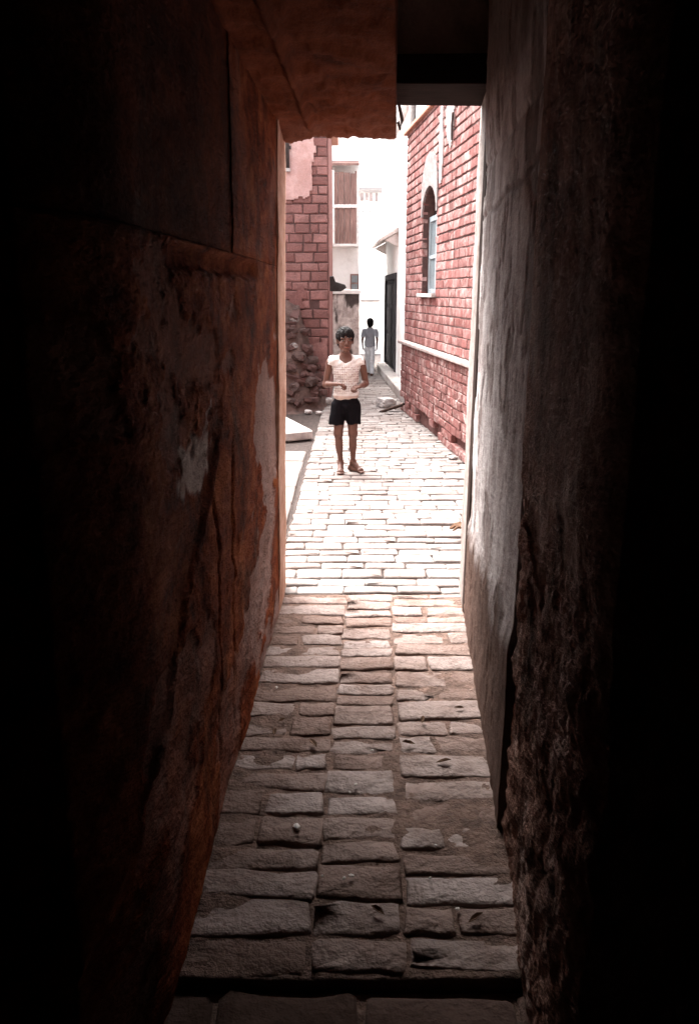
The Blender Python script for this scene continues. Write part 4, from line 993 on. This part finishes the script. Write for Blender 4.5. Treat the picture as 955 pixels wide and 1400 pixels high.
def person_boy():
    base = G(477, 646); root = empty('person', (base.x - 0.027, base.y + 0.02, 0), R(5))
    tag(root, 'barefoot child in white knitted sleeveless shirt and black shorts, hands together in front', 'person')
    fd = Field((-0.26, -0.26, -0.006), (0.27, 0.14, 1.34), 0.0042)
    fd.ell((0, 0, .66), (.098, .072, .09), 0.02); fd.ell((0, 0, .78), (.088, .060, .11), 0.03); fd.ell((0, .003, .92), (.108, .070, .14), 0.03)
    fd.cap((-.115, .008, 1.012), (.115, .008, 1.012), .038, .038, 0.03)
    fd.cap((-.008, .012, 1.02), (-.010, -.002, 1.115), .040, .037, 0.02); fd.cap((-.09, .01, 1.02), (-.02, .01, 1.07), .025, .022, 0.03); fd.cap((.09, .01, 1.02), (.01, .01, 1.07), .025, .022, 0.03)
    T = head(fd, (-0.008, -0.008, 1.197), 1.0, yaw=R(4))
    # arms
    for s, el, wr, pinch in ((-1, (-.182, .035, .805), (-.090, -.125, .825), 0), (1, (.182, .035, .810), (.105, -.125, .800), 1)):
        sh = (s * .142, .010, 1.005)
        fd.cap(sh, el, .034, .027, 0.015); fd.cap(el, wr, .0275, .0185, 0.010)
        m = (Vector(el) + (Vector(wr) - Vector(el)) * 0.28); fd.ell(m, (.029, .029, .027), 0.02)
        f = Vector((-s * 0.85, -0.45, -0.02)) if s < 0 else Vector((-0.75, -0.6, -0.05))
        hand(fd, wr, f, (0, -0.2, -1) if s < 0 else (-.2, .1, -1), -s, 1.0, (30, 45, 35) if s < 0 else (42, 55, 40))
    # legs
    for s, hip, kn, an, ff in ((-1, (-.052, 0, .63), (-.073, -.014, .365), (-.050, .012, .085), (-.10, -1)), (1, (.052, 0, .63), (.060, -.016, .365), (.066, .03, .088), (.62, -.78))):
        fd.cap(hip, kn, .066, .039, 0.02); fd.ell((kn[0], kn[1] - .006, kn[2]), (.036, .036, .045), 0.02)
        fd.cap(kn, an, .034, .0215, 0.02); q = Vector(kn).lerp(Vector(an), 0.36); fd.ell((q.x, q.y + .014, q.z), (.034, .032, .085), 0.02)
        foot(fd, an, ff, 1.0)
    body = link('body', fd.mesh('body'), 'skin', root, smooth=True)
    # face details
    for s in (-1, 1):
        for nm, mt, sz, dy in (('eye', 'eye', (.0115, .006, .0052), -.0725), ('iris', 'iris', (.0066, .0035, .0056), -.0770)):
            bm = bmesh.new(); bmesh.ops.create_uvsphere(bm, u_segments=12, v_segments=8, radius=1.0)
            for v in bm.verts: v.co = Vector((v.co.x * sz[0], v.co.y * sz[1], v.co.z * sz[2]))
            me = bpy.data.meshes.new(nm); bm.to_mesh(me); bm.free(); link(nm, me, mt, root, loc=T((s * .028, dy, .003)), smooth=True)
        MB().tube([T((s * .013, -.088, .0255)), T((s * .028, -.085, .0275)), T((s * .045, -.073, .0205))], [.0028, .0032, .0016], 6).build('eyebrow', 'hair', root, smooth=True)
    MB().tube([T((-.021, -.080, -.0575)), T((-.008, -.088, -.0565)), T((0, -.088, -.058)), T((.008, -.088, -.0565)), T((.021, -.080, -.0575))], [.002, .0045, .0045, .0045, .002], 6).build('mouth', 'lip', root, smooth=True)
    # hair
    fh = Field((-.13, -.14, 1.08), (.12, .13, 1.34), 0.004)
    fh.ell(T((0, .016, .034)), (.081, .096, .086), 0.01); fh.ell(T((0, .05, -.01)), (.070, .055, .07), 0.02)
    fh.ell(T((0, -.115, -.040)), (.064, .075, .066), 0.008, 'sub'); fh.ell(T((0, -.03, -.095)), (.10, .10, .06), 0.01, 'sub')
    fh.ell(T((-.006, -.085, .026)), (.010, .03, .024), 0.012, 'sub')
    for s in (-1, 1): fh.ell(T((s * .085, -.01, -.03)), (.03, .035, .045), 0.01, 'sub')
    fh.warp(lambda x, y, z: 0.004 * np.sin(x * 190 + 25 * z) * np.sin(y * 120 + x * 60) + 0.0025 * np.sin(x * 420 + z * 90 + y * 200))
    link('hair', fh.mesh('hair'), 'hair', root, smooth=True)
    # shirt
    fs = Field((-.21, -.13, .64), (.21, .14, 1.10), 0.004)
    fs.ell((0, .0, .72), (.114, .083, .12), 0.02); fs.ell((0, 0, .80), (.106, .076, .12), 0.03); fs.ell((0, .003, .92), (.122, .083, .145), 0.03)
    fs.cap((-.118, .008, 1.012), (.118, .008, 1.012), .048, .048, 0.03); fs.cap((-.135, .01, 1.008), (-.172, .012, .985), .046, .040, 0.02); fs.cap((.135, .01, 1.008), (.172, .012, .985), .046, .040, 0.02)
    fs.cap((-.09, .01, 1.022), (-.04, .01, 1.052), .030, .026, 0.02); fs.cap((.09, .01, 1.022), (.03, .01, 1.052), .030, .026, 0.02)
    fs.cut(lambda x, y, z: .684 - z + 0.006 * np.sin(x * 30)); fs.cut(lambda x, y, z: np.abs(x) + 0.25 * (z - 1.0) - .163)
    fs.cut(lambda x, y, z: np.minimum(np.abs(x) - .126, .975 + 0.35 * (np.abs(x) - .13) - z) + 0 * y)
    fs.ell((-.006, -.045, 1.072), (.066, .085, .068), 0.006, 'sub'); fs.cap((-.008, .02, 1.06), (-.008, .0, 1.14), .055, .055, 0.006, 'sub')
    fs.warp(lambda x, y, z: 0.0040 * np.sin(z * 55 + x * 38 + 1) * np.sin(x * 47 + y * 30) + 0.0018 * np.sin(z * 120 - x * 70))
    link('shirt', fs.mesh('shirt'), 'knit', root, smooth=True)
    # shorts
    fp = Field((-.20, -.15, .42), (.20, .15, .74), 0.004)
    fp.ell((0, 0, .665), (.107, .078, .07), 0.02); fp.ell((0, -.012, .615), (.075, .088, .055), 0.02); fp.cap((-.050, 0, .62), (-.092, -.003, .43), .082, .071, 0.006); fp.cap((.050, 0, .62), (.070, -.003, .43), .082, .067, 0.006); fp.ell((-.010, -.02, .43), (.016, .2, .05), 0.008, 'sub')
    fp.cut(lambda x, y, z: .452 + .02 * x - z); fp.cut(lambda x, y, z: z - .715)
    fp.warp(lambda x, y, z: 0.005 * np.sin(x * 70 + z * 18) * np.sin(z * 19 + y * 30 + x * 9))
    link('shorts', fp.mesh('shorts'), 'shorts', root, smooth=True)
person_boy()

def person_back():
    base = G(505, 513); root = empty('person', (base.x, base.y, 0), R(-6))
    tag(root, 'person in grey-blue shirt and pale trousers walking away down the lane', 'person'); S = 1.12 / 1.31
    def v(*p): return tuple(q * S for q in p)
    fd = Field(v(-.27, -.24, -.01), v(.27, .26, 1.34), 0.006)
    fd.ell(v(0, 0, .68), v(.10, .075, .09), 0.02); fd.ell(v(0, 0, .82), v(.09, .06, .12), 0.03); fd.ell(v(0, 0, .95), v(.11, .07, .13), 0.03)
    fd.cap(v(-.12, 0, 1.03), v(.12, 0, 1.03), .036 * S, .036 * S, 0.02); fd.cap(v(0, 0, 1.02), v(0, .005, 1.12), .036 * S, .034 * S, 0.015)
    T = head(fd, v(0, .005, 1.20), S, sgn=1, yaw=R(20))
    for s, el, wr in ((-1, (-.172, -.03, .83), (-.172, .06, .66)), (1, (.176, -.06, .83), (.165, -.02, .66))):
        fd.cap(v(s * .145, 0, 1.02), v(*el), .034 * S, .027 * S, 0.012); fd.cap(v(*el), v(*wr), .026 * S, .018 * S, 0.01)
        hand(fd, v(*wr), (0, 0.15, -1), (-s, .3, 0), 1, S * 0.95, (20, 25, 20))
    for hip, kn, an in (((-.05, 0, .65), (-.055, .05, .37), (-.05, .10, .075)), ((.05, 0, .65), (.055, -.01, .37), (.055, -.11, .10))):
        fd.cap(v(*hip), v(*kn), .065 * S, .038 * S, 0.02); fd.cap(v(*kn), v(*an), .036 * S, .022 * S, 0.02); foot(fd, v(an[0], an[1], 0.075), (0, 1), S)
    link('body', fd.mesh('body'), 'skin', root, smooth=True)
    fh = Field(v(-.13, -.15, 1.06), v(.13, .15, 1.34), 0.005)
    fh.ell(T((0, .016, .034)), v(.082, .098, .088), 0.01); fh.ell(T((0, .045, -.02)), v(.070, .06, .07), 0.02); fh.ell(T((0, -.115, -.03)), v(.066, .075, .07), 0.008, 'sub')
    link('hair', fh.mesh('hair'), 'hair', root, smooth=True)
    fs = Field(v(-.25, -.15, .60), v(.25, .15, 1.12), 0.005)
    fs.ell(v(0, 0, .74), v(.130, .10, .17), 0.02); fs.ell(v(0, 0, .92), v(.125, .086, .16), 0.03); fs.cap(v(-.125, 0, 1.03), v(.125, 0, 1.03), .046 * S, .046 * S, 0.02)
    fs.cap(v(-.145, 0, 1.02), v(-.172, -.02, .87), .046 * S, .044 * S, 0.012); fs.cap(v(.145, 0, 1.02), v(.176, -.045, .87), .046 * S, .044 * S, 0.012); fs.cap(v(-.03, 0, 1.06), v(.03, 0, 1.06), .045 * S, .045 * S, 0.01)
    fs.cut(lambda x, y, z: .655 * S - z); fs.cut(lambda x, y, z: np.minimum(np.abs(x) - .140 * S, .885 * S - z) + 0 * y)
    fs.warp(lambda x, y, z: 0.004 * np.sin(z * 50 + x * 40) * np.sin(x * 45))
    link('shirt', fs.mesh('shirt'), 'grey_shirt', root, smooth=True)
    fp = Field(v(-.17, -.2, .0), v(.17, .2, .76), 0.005)
    fp.ell(v(0, 0, .68), v(.108, .082, .09), 0.02)
    for hip, kn, an in (((-.05, 0, .65), (-.055, .05, .37), (-.052, .10, .06)), ((.05, 0, .65), (.055, -.01, .37), (.057, -.11, .08))):
        fp.cap(v(*hip), v(*kn), .076 * S, .056 * S, 0.015); fp.cap(v(*kn), v(*an), .056 * S, .050 * S, 0.02)
    fp.cut(lambda x, y, z: .05 * S - z + 0 * x); fp.warp(lambda x, y, z: 0.004 * np.sin(z * 60 + x * 30) * np.sin(y * 40 + z * 20))
    link('trousers', fp.mesh('trousers'), 'trousers', root, smooth=True)
person_back()
